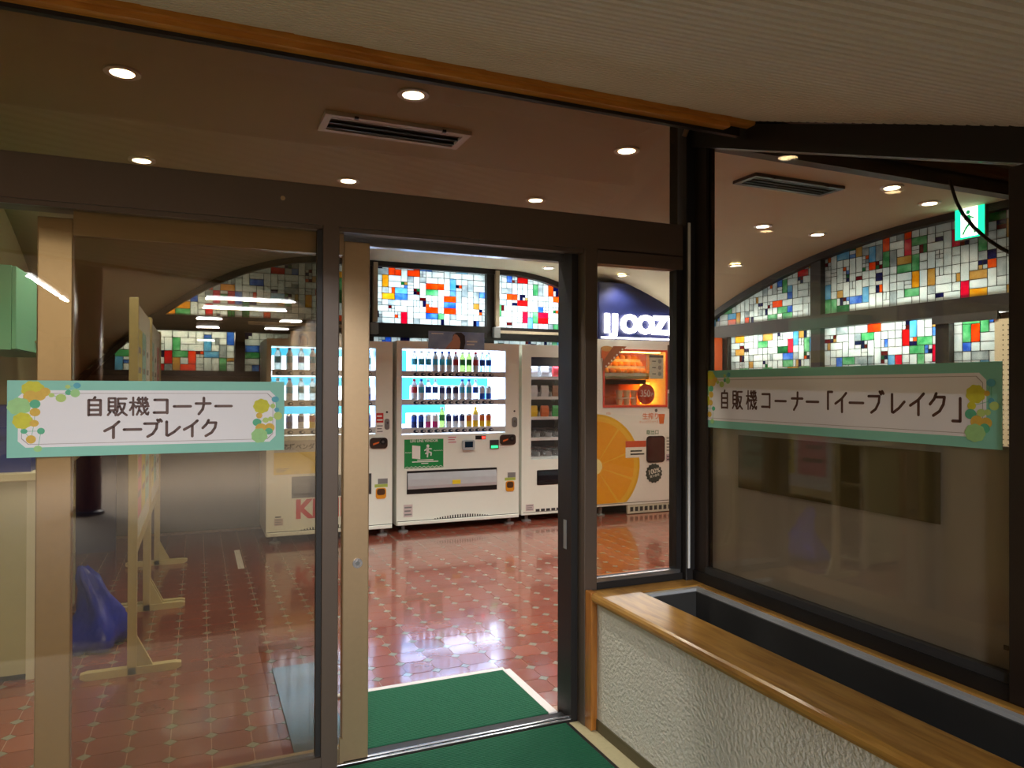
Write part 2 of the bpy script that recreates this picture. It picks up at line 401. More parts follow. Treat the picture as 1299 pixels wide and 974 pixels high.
def stained(name, label, x, y, rz, w, z0, z1, seed, top):
    t = structure(empty(name, (x, y, 0), rz), label, 'window')
    rn = random.Random(seed)
    nx = max(1, int(round(w / (2 * HC)))); nz = max(1, int(round((z1 - z0) / (2 * HC)))); cw, ch = w / nx, (z1 - z0) / nz
    occ = [[False] * nz for _ in range(nx)]
    ld = B()
    def piece(X0, X1, Z0, Z1, col):
        if Z0 > top((X0 + X1) / 2) - 0.02: return
        o = bpy.data.objects.new('pane', PANE[col])
        o.location = ((X0 + X1) / 2, 0.0, (Z0 + Z1) / 2); o.scale = (X1 - X0 - 0.003, 0.006, Z1 - Z0 - 0.003)
        link(o, t); g = 0.0016
        for q in ((X0, X1, Z0, Z0 + g), (X0, X1, Z1 - g, Z1), (X0, X0 + g, Z0, Z1), (X1 - g, X1, Z0, Z1)):
            ld.box(q[0], q[1], -0.005, 0.005, q[2], q[3])
    small = lambda: rn.choices(['white', 'navy', 'dred', 'orange', 'dgreen', 'blue', 'tan', 'grey'], [40, 22, 9, 8, 7, 6, 6, 4])[0]
    for k in range(nz):
        for i in range(nx):
            if occ[i][k]: continue
            a, c = rn.choices([(1, 1), (2, 1), (1, 2)], [46, 30, 24])[0]
            if i + a > nx or occ[min(i + 1, nx - 1)][k]: a = 1
            if k + c > nz: c = 1
            for q in range(a):
                for r_ in range(c): occ[i + q][k + r_] = True
            X0, X1, Z0, Z1 = i * cw, (i + a) * cw, z0 + k * ch, z0 + (k + c) * ch
            xm, zm = (X0 + X1) / 2, (Z0 + Z1) / 2; u = rn.random()
            if a * c == 1 and u < 0.34:
                v = rn.random()
                if v < 0.3:
                    piece(X0, xm, Z0, Z1, 'white' if rn.random() < .6 else small()); piece(xm, X1, Z0, Z1, small())
                elif v < 0.6:
                    piece(X0, X1, Z0, zm, small()); piece(X0, X1, zm, Z1, 'white' if rn.random() < .6 else small())
                else:
                    for q in ((X0, xm, Z0, zm), (xm, X1, Z0, zm), (X0, xm, zm, Z1), (xm, X1, zm, Z1)): piece(*q, small())
            elif a * c == 2 and u < 0.40:
                piece(X0, X1, Z0, Z1, rn.choices(['green', 'red', 'pink', 'orange', 'yellow', 'blue', 'sky', 'dgreen', 'tan'], [20, 9, 10, 13, 8, 12, 10, 7, 9])[0])
            elif a * c == 1 and u < 0.44: piece(X0, X1, Z0, Z1, rn.choice(['navy', 'green', 'tan', 'orange', 'sky', 'blue']))
            else: piece(X0, X1, Z0, Z1, 'white' if rn.random() < 0.86 else 'grey')
    o = ld.build('lead_came', LEAD, t); o['kind'] = 'stuff'
    return t
YB = 7.61
tb = lambda x0: (lambda u: ceil_z(x0 + u, 7.6))
stained('window_1', 'stained glass above the white drink machine with green poster', 1.72, YB, 0, 1.235, 2.055, 2.70, 11, tb(1.72))
stained('window_2', 'stained glass above the snack machine', 3.09, YB, 0, 1.18, 2.055, 2.70, 12, tb(3.09))
stained('window_3', 'dim arched stained glass over the first drink machine', 0.0, YB, 0, 1.6, 2.055, 2.70, 13, tb(0.0))
stained('window_4', 'low end of the arched stained glass behind the notice boards', RX0 + 0.05, YB, 0, 1.05, 2.055, 2.60, 14, tb(RX0 + 0.05))
stained('window_5', 'stained glass strip beside the notice boards under the beam', RX0 + 0.4, YB, 0, 1.03, 1.53, 1.91, 15, lambda u: 9)
stained('window_6', 'stained glass strip left of the first drink machine', 0.425, YB, 0, 1.17, 1.53, 1.91, 16, lambda u: 9)
stained('window_7', 'thin strip of stained glass showing over the drink machine top', 1.69, YB, 0, 1.26, 1.73, 1.91, 17, lambda u: 9)
stained('window_8', 'thin strip of stained glass showing over the snack machine top', 3.05, YB, 0, 1.22, 1.73, 1.91, 18, lambda u: 9)
stained('window_9', 'stained glass beside the juice machine sign', 4.37, YB, 0, 0.88, 2.055, 2.5, 19, tb(4.37))
tr_ = lambda y0: (lambda u: ceil_z(5.26, y0 - u))
RZ = R(-90)
stained('window_10', 'low arched end of the side wall stained glass', 5.27, 7.5, RZ, 2.40, 2.05, 2.70, 21, tr_(7.5))
stained('window_11', 'tall stained glass behind the green exit sign', 5.27, 4.97, RZ, 2.1, 2.05, 2.72, 22, tr_(4.97))
stained('window_12', 'stained glass strip under the beam beside the orange panel', 5.27, 6.245, RZ, 1.16, 1.52, 1.925, 23, lambda u: 9)
stained('window_13', 'brightest stained glass strip under the beam of the side wall', 5.27, 4.975, RZ, 1.13, 1.52, 1.925, 24, lambda u: 9)
stained('window_14', 'narrow stained glass strip beside the pegboard', 5.27, 3.735, RZ, 0.335, 1.52, 1.925, 25, lambda u: 9)
t = thing('pegboard', 'cream pegboard with rows of small holes at end of side wall', 'board', (5.2, 3.385, 0), RZ)
box('panel', CREAM, t, 0, 1.6, 0.0, 0.015, 0.9, 1.87)
hb = B()
for i in range(24):
    for k in range(26): hb.cyl_y(0.06 + i * 0.035, 0.95 + k * 0.035, 0.005, -0.0012, 0.0, 6)
o = hb.build('peg_hole', PRINT_D, t); o['kind'] = 'stuff'
structure(box('wall_side', WALLM, None, RX1, RX1 + 0.1, 0.9, 3.38, 1.50, 1.92), 'plain wall piece behind the pegboard', 'wall')
structure(box('wall_annex', WALLM, None, 2.06, RX1 + 0.1, 0.80, 0.9, 0, 2.8), 'plain end wall beyond the shop window', 'wall')
structure(box('floor_annex', pm('dark_floor', (60, 50, 46), 0.6), None, 2.06, RX1, 0.9, RY0, -0.06, 0.0), 'dark floor behind the shop window', 'floor')
structure(box('trim_5', BLACKISH, None, 2.06, RX1, 2.69, RY0 - 0.022, 2.485, 2.78), 'dark ceiling beam running behind the shop window', 'trim')
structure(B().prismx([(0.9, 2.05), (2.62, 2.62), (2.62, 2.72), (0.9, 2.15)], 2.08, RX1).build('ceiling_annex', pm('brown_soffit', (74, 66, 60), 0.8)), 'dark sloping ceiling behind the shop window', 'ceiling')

# ------------------------------------------------------------------ glazed partition
FY0, FY1 = 2.60, 2.78
t = thing('trim_6', 'brown aluminium header beam over the sliding door', 'trim', (0, 0, 0), 0, kind='structure')
box('beam', BROWN, t, -1.2, 1.93, FY0, FY1, 1.94, 2.074)
box('lip', BROWN, t, -1.2, 1.93, FY0 + 0.012, FY0 + 0.05, 1.925, 1.945)
box('glazing_bead', BROWN, t, -1.2, 1.93, FY0 + 0.01, FY0 + 0.05, 2.074, 2.082)
B().cyl_y(0.266, 2.02, 0.008, FY0 - 0.002, FY0, 10).build('plug', BRONZE_L, t)
box('door_track', ALU, t, 0.47, 1.43, 2.735, 2.775, 1.905, 1.945)
t = thing('window_15', 'transom window of dark glass above the sliding door', 'window', (0, 0, 0), 0, kind='structure')
box('glass_pane', GLASS_T, t, -1.2, 1.92, 2.625, 2.633, 2.08, 2.545)
box('top_frame', BLACKISH, t, -1.2, 1.93, 2.60, 2.66, 2.53, 2.62)
t = thing('window_16', 'tall fixed glass panel beside the sliding door', 'window', (0, 0, 0), 0, kind='structure')
box('glass_pane', GLASS, t, -1.15, 0.40, 2.622, 2.630, 0.075, 1.935)
box('stile', BROWN, t, 0.402, 0.459, 2.60, 2.66, 0.0, 1.945, 0.003)
box('gasket', BLACKISH, t, 0.384, 0.402, 2.612, 2.64, 0.07, 1.93)
box('bottom_rail', BROWN, t, -1.15, 0.402, 2.605, 2.65, 0.0, 0.055)
box('rail_bead', BROWN, t, -1.15, 0.402, 2.60, 2.65, 0.055, 0.08)
box('stile', BROWN, t, -1.2, -1.15, 2.60, 2.66, 0.0, 1.945)
t = thing('door_1', 'brown sliding door leaf pushed open behind the fixed glass', 'door', (0, 0, 0), 0, kind='structure')
LY0, LY1 = 2.672, 2.712
box('stile', BRONZE_L, t, 0.487, 0.583, LY0, LY1, 0.012, 1.905, 0.004)
box('stile', BRONZE_L, t, -0.462, -0.364, LY0, LY1, 0.012, 1.905, 0.004)
box('top_rail', BRONZE_L, t, -0.364, 0.487, LY0, LY1, 1.853, 1.935)
box('bottom_rail', BRONZE_L, t, -0.364, 0.487, LY0, LY1, 0.012, 0.06)
box('glass_pane', GLASS, t, -0.364, 0.487, 2.688, 2.695, 0.06, 1.853)
lk = B().cyl_y(0.54, 0.73, 0.018, LY0 - 0.008, LY0, 18).build('lock', CHROME, t)
B().cyl_y(0.54, 0.73, 0.008, LY0 - 0.010, LY0 - 0.008, 12).build('keyhole', MIDG, lk)
box('edge_guard', BRONZE_L, t, 0.478, 0.492, LY0 - 0.006, LY0 + 0.01, 0.012, 0.10)
t = thing('trim_7', 'dark brown post on the closing side of the door', 'trim', (0, 0, 0), 0, kind='structure')
box('post', BROWN, t, 1.447, 1.506, 2.60, 2.70, 0.0, 1.945, 0.003)
box('jamb', BLACKISH, t, 1.418, 1.447, 2.66, 2.78, 0.0, 1.945)
box('latch_plate', MIDG, t, 1.4155, 1.418, 2.70, 2.725, 0.70, 0.82)
t = thing('window_17', 'narrow side window between the door post and corner post', 'window', (0, 0, 0), 0, kind='structure')
box('glass_pane', GLASS, t, 1.506, 1.92, 2.63, 2.637, 0.60, 1.89)
box('head', BROWN, t, 1.506, 1.93, 2.60, 2.66, 1.885, 1.945)
box('sill', BLACKISH, t, 1.506, 1.93, 2.60, 2.70, 0.545, 0.575)
box('sill_strip', ALU, t, 1.506, 1.92, 2.603, 2.62, 0.575, 0.592)
box('stile', BLACKISH, t, 1.905, 1.93, 2.61, 2.65, 0.575, 1.885)
structure(box('wall_side_low', WALLM, None, 1.506, 2.0, 2.66, 2.76, 0.0, 0.545), 'low wall under the narrow side window', 'wall')
t = thing('trim_8', 'dark corner post joining the door front and shop window', 'trim', (0, 0, 0), 0, kind='structure')
box('post', BLACKISH, t, 1.93, 2.02, 2.575, 2.70, 0.0, 2.62, 0.003)
box('white_strip', PAPER, t, 1.937, 1.947, 2.569, 2.575, 0.60, 2.085)  # thin white strip up the front of the post
box('post_return', BROWN_D, t, 1.975, 2.02, 2.50, 2.575, 0.56, 2.45)
B().tube([(1.925, 2.585, 2.46 - 0.0), (1.928, 2.56, 2.50), (1.94, 2.53, 2.525), (1.96, 2.49, 2.525), (1.99, 2.46, 2.515)], 0.011, 8).build('corner_bracket', pm('worn_wood', (120, 92, 70), 0.5), t, smooth=True)
t = thing('trim_9', 'dark threshold with two bright aluminium rails under the sliding door', 'threshold', (0, 0, 0), 0, kind='structure')
box('base', BLACKISH, t, -1.15, 1.43, 2.655, 2.75, -0.004, 0.004)
for y in (2.660, 2.684): box('rail', ALU, t, -1.15, 1.43, y, y + 0.013, 0.004, 0.011, 0.003)
# shop window on the side
def zr(y, off=0.0): return 1.968 + (2.391 - 1.968) * (y - 1.236) / (2.498 - 1.236) + off
t = thing('window_18', 'large shop window with sloping head beside the planter', 'window', (0, 0, 0), 0, kind='structure')
B().prismx([(1.24, 0.59), (2.50, 0.59), (2.50, zr(2.50)), (1.24, zr(1.24))], 1.988, 1.996).build('glass_pane', GLASS, t)
B().prismx([(0.20, 0.59), (1.15, 0.59), (1.15, zr(1.15)), (0.20, zr(0.2))], 1.988, 1.996).build('glass_pane', GLASS, t)
B().prismx([(0.1, zr(0.1)), (2.575, zr(2.575)), (2.575, zr(2.575, 0.10)), (0.1, zr(0.1, 0.10))], 1.955, 2.04).build('top_beam', BLACKISH, t)
box('bottom_rail', BLACKISH, t, 1.965, 2.03, 0.1, 2.575, 0.545, 0.592)
box('rail_strip', DARKG, t, 1.972, 2.0, 0.1, 2.50, 0.592, 0.618)
box('mullion', BROWN_D, t, 1.96, 2.03, 1.15, 1.24, 0.55, zr(1.2), 0.003)
box('mullion', BROWN_D, t, 1.96, 2.03, 0.10, 0.20, 0.55, zr(0.2), 0.003)
structure(box('wall_window', WALLM, None, 1.99, 2.06, 0.1, 2.575, 0.0, 0.545), 'low wall under the shop window', 'wall')
# grey board leaning behind the shop window
t = thing('backing_board', 'grey board closing the lower half of the shop window', 'board', (0, 0, 0))
box('panel', pm('grey_board', (200, 200, 212), 0.55, 0.04, 8, bump=0.03, bscale=200), t, 2.012, 2.028, 1.15, 2.50, 0.598, 1.215)
box('screw', PRINT_D, t, 2.008, 2.012, 1.272, 1.284, 0.667, 0.679)
box('taped_notice', pm('olive_paper', (112, 106, 84), 0.7, 0.05, 14), None, 1.9965, 1.9985, 1.458, 2.324, 0.975, 1.186)
tag(bpy.data.objects['taped_notice'], 'plain olive back of a notice taped to the shop window', 'notice')

# ------------------------------------------------------------------ planter
t = thing('planter', 'built in planter with white stucco side and varnished wooden rim', 'planter', (1.48, 2.6, 0))
OAK = wood('varnished_oak', (186, 138, 66), (148, 100, 42), 0.28, (5, 0.6, 5))
OAK_X = wood('varnished_oak_cross', (186, 138, 66), (148, 100, 42), 0.28, (0.6, 5, 5))
STUCCO = pm('white_stucco', (220, 216, 204), 0.85, 0.03, 40, bump=0.9, bscale=75)
YN = -2.35
box('side_wall', STUCCO, t, 0.0, 0.12, YN, -0.015, 0.045, 0.512)
box('skirting', pm('olive_skirting', (92, 84, 60), 0.6), t, -0.006, 0.12, YN, -0.02, 0.0, 0.045)
box('rim', OAK, t, -0.028, 0.18, YN, -0.012, 0.512, 0.551, 0.014)
box('corner_trim', wood('varnished_oak_up', (176, 112, 44), (140, 84, 30), 0.3, (5, 5, 0.6)), t, -0.030, 0.0, -0.05, 0.0, 0.0, 0.552, 0.004)
box('end_rim', OAK_X, t, 0.0, 0.50, -0.10, 0.0, 0.505, 0.548, 0.005)
box('back_rim', OAK, t, 0.452, 0.488, YN, -0.10, 0.50, 0.548, 0.006)
LIN = pm('steel_liner', (88, 86, 84), 0.35, 0.06, 20, metal=0.6)
box('liner_edge', pm('pale_liner_edge', (186, 188, 190), 0.4), t, 0.428, 0.452, YN, -0.10, 0.50, 0.542)
box('liner_edge', pm('pale_liner_edge', (186, 188, 190), 0.4), t, 0.18, 0.428, -0.124, -0.10, 0.50, 0.542)
box('liner', LIN, t, 0.42, 0.428, YN, -0.124, 0.18, 0.53)
box('liner', LIN, t, 0.18, 0.188, YN, -0.124, 0.18, 0.53)
box('liner', LIN, t, 0.188, 0.42, -0.132, -0.124, 0.18, 0.53)
box('liner_floor', LIN, t, 0.188, 0.42, YN, -0.132, 0.18, 0.19)

# ------------------------------------------------------------------ writing by strokes
STROKE = {
 '自': [[(.52, 1.02), (.44, .86)], [(.2, .86), (.2, .02)], [(.2, .86), (.8, .86), (.8, .02)], [(.2, .58), (.8, .58)], [(.2, .31), (.8, .31)], [(.2, .04), (.8, .04)]],
 '販': [[(.06, .96), (.06, .28), (.4, .28), (.4, .96), (.06, .96)], [(.06, .74), (.4, .74)], [(.06, .51), (.4, .51)], [(.15, .2), (.02, .02)], [(.3, .2), (.42, .06)],
        [(.54, .94), (.97, .94)], [(.54, .94), (.54, .5), (.5, .24), (.42, .0)], [(.56, .66), (.9, .66), (.85, .42), (.73, .18), (.54, .0)], [(.62, .54), (.7, .34), (.82, .14), (.99, .0)]],
 '機': [[(.0, .72), (.34, .72)], [(.17, 1.0), (.17, .0)], [(.17, .68), (.11, .46), (.0, .28)], [(.2, .6), (.33, .42)],
        [(.47, 1.0), (.4, .87), (.51, .82)], [(.56, .92), (.4, .67), (.56, .68)], [(.53, .75), (.58, .61)], [(.83, 1.0), (.76, .87), (.87, .82)], [(.92, .92), (.77, .67), (.94, .68)], [(.9, .75), (.96, .6)],
        [(.36, .5), (.99, .5)], [(.66, 1.0), (.68, .6), (.76, .28), (.87, .06), (.95, .02), (.98, .15)], [(.93, .38), (.8, .2), (.6, .02)], [(.5, .5), (.47, .26), (.37, .02)], [(.5, .3), (.61, .15)], [(.8, .46), (.88, .56)]],
 'コ': [[(.15, .86), (.83, .86), (.83, .1)], [(.12, .13), (.83, .13)]],
 'ー': [[(.04, .48), (.96, .48)]],
 'ナ': [[(.06, .64), (.94, .64)], [(.54, .97), (.54, .6), (.47, .3), (.24, .02)]],
 'イ': [[(.86, .96), (.56, .68), (.1, .42)], [(.57, .67), (.57, .0)]],
 'ブ': [[(.06, .82), (.76, .82), (.72, .52), (.52, .2), (.24, .03)], [(.78, 1.04), (.86, .92)], [(.93, 1.06), (1.01, .95)]],
 'レ': [[(.2, .92), (.2, .1), (.28, .07), (.62, .28), (.94, .58)]],
 'ク': [[(.42, .98), (.3, .73), (.08, .5)], [(.36, .82), (.86, .82), (.8, .5), (.6, .2), (.26, .0)]],
 '「': [[(.5, .14), (.5, 1.0), (.86, 1.0)]],
 '」': [[(.42, .82), (.42, -.04), (-.02, -.04)]],
}
def stroke_char(ch, cx, cz, sx, sz, wd, y0):
    """one flat glyph with round stroke ends, facing -Y"""
    b = B(); k = 0
    for st in STROKE[ch]:
        pts = [(cx + (p - 0.5) * sx, cz + (q - 0.5) * sz) for p, q in st]
        for i, p in enumerate(pts):
            b.prism(disc(p[0], p[1], wd / 2, n=10), y0 - 0.00002 * k, y0 + 0.0004)
            if i + 1 < len(pts):
                q = pts[i + 1]; d = Vector((q[0] - p[0], q[1] - p[1])).normalized(); nx_, nz_ = -d.y * wd / 2, d.x * wd / 2
                b.prism([(p[0] - nx_, p[1] - nz_), (q[0] - nx_, q[1] - nz_), (q[0] + nx_, q[1] + nz_), (p[0] + nx_, p[1] + nz_)], y0 - 0.00002 * k, y0 + 0.0004)
            k += 1
    return b
def text(name, s, x, z, size, mat, parent, y=-0.001, align='CENTER', sx=1.0, bold=0.0, rot=0.0, ext=0.0003):
    cu = bpy.data.curves.new(name, 'FONT'); cu.body = s; cu.size = size; cu.align_x = align; cu.align_y = 'CENTER'
    cu.extrude = ext; cu.offset = bold; cu.resolution_u = 3
    cu.materials.append(mat)
    o = bpy.data.objects.new(name, cu); o.location = (x, y, z); o.rotation_euler = (R(90), rot, 0); o.scale = (sx, 1, 1)
    link(o)
    me = bpy.data.meshes.new_from_object(o)
    COL.objects.unlink(o); bpy.data.objects.remove(o); bpy.data.curves.remove(cu)
    o = bpy.data.objects.new(name, me); o.location = (x, y, z); o.rotation_euler = (R(90), rot, 0); o.scale = (sx, 1, 1)
    return link(o, parent)

TEAL = pm('sign_teal', (140, 210, 192), 0.5, 0.05, 12)
SIGNW = pm('sign_white', (246, 244, 250), 0.5, 0.01)
INK = pm('sign_ink', (92, 58, 48), 0.5, 0.03)
LINE = pm('sign_line', (168, 158, 160), 0.5)
PET = [pm('petal_lemon', (218, 214, 60), 0.6, 0.15, 60), pm('petal_gold', (230, 190, 80), 0.6, 0.15, 60), pm('petal_lime', (196, 224, 130), 0.6, 0.12, 60),
       pm('petal_green', (96, 190, 150), 0.6, 0.15, 60), pm('petal_blue', (96, 180, 200), 0.6, 0.12, 60), pm('petal_pale', (170, 222, 150), 0.6, 0.12, 60)]
def blob(cx, cz, r, sq, n, rn, wob=0.12):
    ph = rn.random() * 6
    return [(cx + r * (1 + wob * math.sin(8 * a + ph)) * math.cos(a), cz + r * sq * (1 + wob * math.sin(8 * a + ph)) * math.sin(a)) for a in [2 * PI * k / n for k in range(n)]]
def sticker(label, loc, rz, W, H, rows, flowers_l, flowers_r, inner, seed):
    t = thing('sign_sticker', label, 'sign', loc, rz)
    rn = random.Random(seed)
    box('border', TEAL, t, 0, W, -0.0012, 0.0, 0, H)
    x0, x1, z0, z1 = inner; c = 0.02
    oct_ = lambda x0, x1, z0, z1, c: [(x0 + c, z0), (x1 - c, z0), (x1, z0 + c), (x1, z1 - c), (x1 - c, z1), (x0 + c, z1), (x0, z1 - c), (x0, z0 + c)]
    B().prism(oct_(x0, x1, z0, z1, c), -0.0017, -0.0012).build('panel', SIGNW, t)
    o_, i_ = oct_(x0 + .009, x1 - .009, z0 + .009, z1 - .009, c * .9), oct_(x0 + .0105, x1 - .0105, z0 + .0105, z1 - .0105, c * .9)
    b = B()
    for k in range(8):
        k2 = (k + 1) % 8; b.prism([o_[k], o_[k2], i_[k2], i_[k]], -0.0019, -0.0017)
    b.build('ruled_line', LINE, t)
    lay = -0.0020
    sb = B()
    for fl in (flowers_l, flowers_r):
        for a, c_ in zip(fl[:-1], fl[1:]):
            d = Vector((c_[0] - a[0], c_[1] - a[1])); L = d.length
            if L < 0.001 or L > 0.06: continue
            n_ = Vector((-d.y, d.x)).normalized() * 0.0006
            sb.prism([(a[0] - n_.x, a[1] - n_.y), (c_[0] - n_.x, c_[1] - n_.y), (c_[0] + n_.x, c_[1] + n_.y), (a[0] + n_.x, a[1] + n_.y)], lay, lay + 0.0002)
    sb.build('stem', PET[3], t)['kind'] = 'stuff'
    for fl in (flowers_l, flowers_r):
        for (x, z, r, c_) in fl:
            lay -= 0.00006
            x = min(max(x, r), W - r)
            B().prism(blob(x, z, r, rn.uniform(.82, 1.0), 36, rn, 0.05 if r > .02 else 0.0), lay, lay + 0.0006).build('petal', PET[c_], t)
    for chars in rows:
        for ch, cx, cz, sx, sz in chars:
            stroke_char(ch, cx, cz, sx, sz, {'機': 0.0064, '販': 0.0070, '自': 0.0080}.get(ch, 0.0086), -0.0022).build('glyph', INK, t)
    return t
SIGN_H = 0.235
p1, p2 = 0.0628, 0.0572
row1 = [(c, 0.231 + p1 * k, 0.154, 0.054 if c not in 'ナ' else .05, 0.056) for k, c in enumerate('自販機コーナー')]
row2 = [(c, 0.280 + p2 * k, 0.081, 0.052, 0.053) for k, c in enumerate('イーブレイク')]
fl_l = [(.066, .208, .030, 0), (.098, .200, .014, 1), (.084, .188, .016, 1), (.06, .186, .019, 1), (.03, .156, .031, 5), (.072, .163, .014, 3), (.04, .112, .026, 0), (.072, .138, .014, 1), (.07, .104, .012, 1), (.062, .055, .013, 1),
        (.044, .080, .009, 3), (.088, .080, .010, 3), (.08, .026, .011, 5), (.115, .190, .008, 2), (.14, .181, .014, 2), (.16, .198, .009, 3), (.158, .216, .007, 2), (.183, .220, .010, 4), (.178, .196, .013, 5)]
fl_r = [(.728, .152, .026, 0), (.765, .152, .008, 2), (.773, .175, .012, 4), (.778, .139, .008, 4), (.721, .120, .010, 1), (.782, .118, .014, 2), (.742, .104, .010, 2), (.758, .108, .008, 2), (.714, .097, .014, 3),
        (.727, .078, .018, 1), (.755, .078, .016, 1), (.752, .066, .013, 3), (.722, .052, .026, 5)]
sticker('long mint bordered sign with two lines of brown Japanese lettering on the door glass', (-0.527, 2.6215, 1.155), 0, 0.803, SIGN_H,
        (row1, row2), fl_l, fl_r, (.028, .775, .030, .205), 1)
rys = [0.157, 0.234, 0.315, 0.394, 0.469, 0.550, 0.621, 0.690, 0.745, 0.807, 0.880, 0.958, 1.027, 1.093, 1.165]
row = [(c, x, 0.119 if c != '」' else .113, {'ー': .058, '「': .05, '」': .05}.get(c, .058), {'「': .068, '」': .075}.get(c, .072 if c in '自販機' else .066)) for c, x in zip('自販機コーナー「イーブレイク」', rys)]
def shift(fl, dx): return [(x + dx, z, r, c) for x, z, r, c in fl]
fl_r2 = [(1.206, .150, .027, 0), (1.238, .152, .008, 1), (1.249, .181, .012, 4), (1.25, .132, .008, 4), (1.195, .117, .012, 0), (1.258, .118, .013, 2), (1.222, .098, .012, 2), (1.24, .1, .009, 2), (1.192, .094, .016, 3),
         (1.21, .073, .018, 1), (1.236, .071, .016, 1), (1.232, .056, .014, 3), (1.205, .042, .029, 5)]
sticker('longer mint bordered sign with one line of brown Japanese lettering on the shop window', (1.9865, 2.55, 1.208), R(-90), 1.278, 0.239,
        (row,), fl_l, fl_r2, (.028, 1.235, .030, .209), 2)

# ------------------------------------------------------------------ mats, lobby floor
MAT = pm('green_mat', (14, 92, 62), 0.8, 0.12, 50, bump=0.3, bscale=160)
def ribbed(b, x0, x1, y0, y1, zt, pitch=0.012, hgt=0.004):
    n = int((y1 - y0) / pitch); p = (y1 - y0) / n
    for k in range(n):
        a = y0 + k * p
        b.add([(x0, a, zt - hgt), (x1, a, zt - hgt), (x0, a + p * .3, zt), (x1, a + p * .3, zt), (x0, a + p * .7, zt), (x1, a + p * .7, zt), (x0, a + p, zt - hgt), (x1, a + p, zt - hgt)],
              [(0, 1, 3, 2), (2, 3, 5, 4), (4, 5, 7, 6)])
    b.box(x0, x1, y0, y1, 0.001, zt - hgt)
    return b
t = thing('door_mat', 'green ribbed mat edged with white tape inside the doorway', 'mat', (0, 0, 0))
ribbed(B(), 0.585, 1.365, 2.755, 3.262, 0.008).build('mat', MAT, t)
TAPE = pm('white_tape', (222, 216, 214), 0.5, 0.05)
box('tape', TAPE, t, 0.56, 1.375, 3.255, 3.285, 0.0006, 0.0095)
box('tape', TAPE, t, 1.362, 1.400, 2.745, 3.255, 0.0006, 0.0095)
t = thing('door_mat', 'green ribbed mat lying in front of the threshold', 'mat', (0, 0, 0))
ribbed(B(), 0.30, 1.385, 1.2, 2.645, 0.008).build('mat', MAT, t)
box('edge', BLACKISH, t, 1.385, 1.40, 1.2, 2.645, 0.001, 0.006)
box('reflection_sheet', pm('reflection_grey', (130, 132, 142), 0.12, 0.05, 20, metal=0.5), None, 0.338, 0.55, 2.80, 3.72, 0.001, 0.006, 0.002)  # added sheet, stands in for the drink display mirrored in the tiles
tag(bpy.data.objects['reflection_sheet'], 'added grey shiny sheet standing in for the display reflection beside the inner green mat', 'added reflection')
structure(box('floor_lobby', pm('tan_stone', (192, 180, 140), 0.6, 0.12, 60), None, -3.6, 1.98, 0.9, 2.655, -0.06, -0.001), 'tan stone floor of the lobby', 'floor')
structure(box('floor_hall', pm('grey_carpet', (96, 84, 72), 0.8, 0.1, 30), None, -3.6, 1.98, -18, 0.9, -0.06, -0.001), 'grey brown carpet of the hall before the door', 'floor')

# ------------------------------------------------------------------ lobby shell and sloping ribbed ceiling
SA, SB = 1.629, 0.351
def slope_z(y): return SA + SB * y
RIB = pm('ribbed_board', (238, 232, 218), 0.85, 0.05, 70)
def edge_y(x): # lower edge of the slope, running oblique in front of the shop window
    if x < 0.45: return 0.86 - (x - 0.45) * 0.20
    return 0.86 - (x - 0.45) * 1.1 if x < 1.05 else 0.2 - (x - 1.05) * 1.1
b = B(); ang = R(11); pitch = 0.038; dx_, dy_ = math.cos(ang), -math.sin(ang)
# ribs run along (cos,-sin): offset coordinate q = x*sin + y*cos
xs0, xs1, ytop = -1.25, 1.958, 2.20
q0 = xs0 * math.sin(ang) + 0.0; q1 = xs1 * math.sin(ang) + ytop * math.cos(ang) + 0.1
n = int((q1 - q0) / pitch) + 1
def clip_seg(q):
    pts = []
    N = 90
    for k in range(N + 1):
        x = xs0 + (xs1 - xs0) * k / N; y = (q - x * math.sin(ang)) / math.cos(ang)
        if edge_y(x) - 0.02 <= y <= ytop + 0.02: pts.append((x, y))
    return (pts[0], pts[-1]) if len(pts) > 1 else None
lines = []
for k in range(n):
    for fr, hgt in ((0.0, 0.0), (0.55, 0.0), (0.70, 0.013), (0.88, 0.013)):
        s_ = clip_seg(q0 + (k + fr) * pitch)
        if s_: lines.append((s_, hgt))
for (a, h1), (c, h2) in zip(lines[:-1], lines[1:]):
    b.add([(a[0][0], a[0][1], slope_z(a[0][1]) + h1), (a[1][0], a[1][1], slope_z(a[1][1]) + h1), (c[1][0], c[1][1], slope_z(c[1][1]) + h2), (c[0][0], c[0][1], slope_z(c[0][1]) + h2)], [(0, 1, 2, 3)])
o = b.build('ceiling_slope', RIB)
structure(o, 'sloping cream ribbed ceiling in front of the door', 'ceiling')
bk = B()
for x0, x1 in ((-1.25, 0.45), (0.45, 1.05), (1.05, 1.958)):
    e0, e1 = edge_y(x0), edge_y(x1)
    vs = [(x0, e0, slope_z(e0) + .016), (x1, e1, slope_z(e1) + .016), (x1, ytop, slope_z(ytop) + .016), (x0, ytop, slope_z(ytop) + .016)]
    bk.add(vs, [(0, 1, 2, 3)])
    bk.add([(x0, e0, slope_z(e0) - 0.01), (x1, e1, slope_z(e1) - 0.01), (x1, e1, 2.75), (x0, e0, 2.75)], [(0, 1, 2, 3)])
structure(bk.build('ceiling_bulkhead', pm('bulkhead_beige', (132, 120, 102), 0.8, 0.06, 20)), 'back and fascia of the sloping ceiling', 'ceiling')
t = thing('trim_12', 'varnished wooden edge along the low end of the sloping ceiling', 'trim', (0, 0, 0), 0, kind='structure')
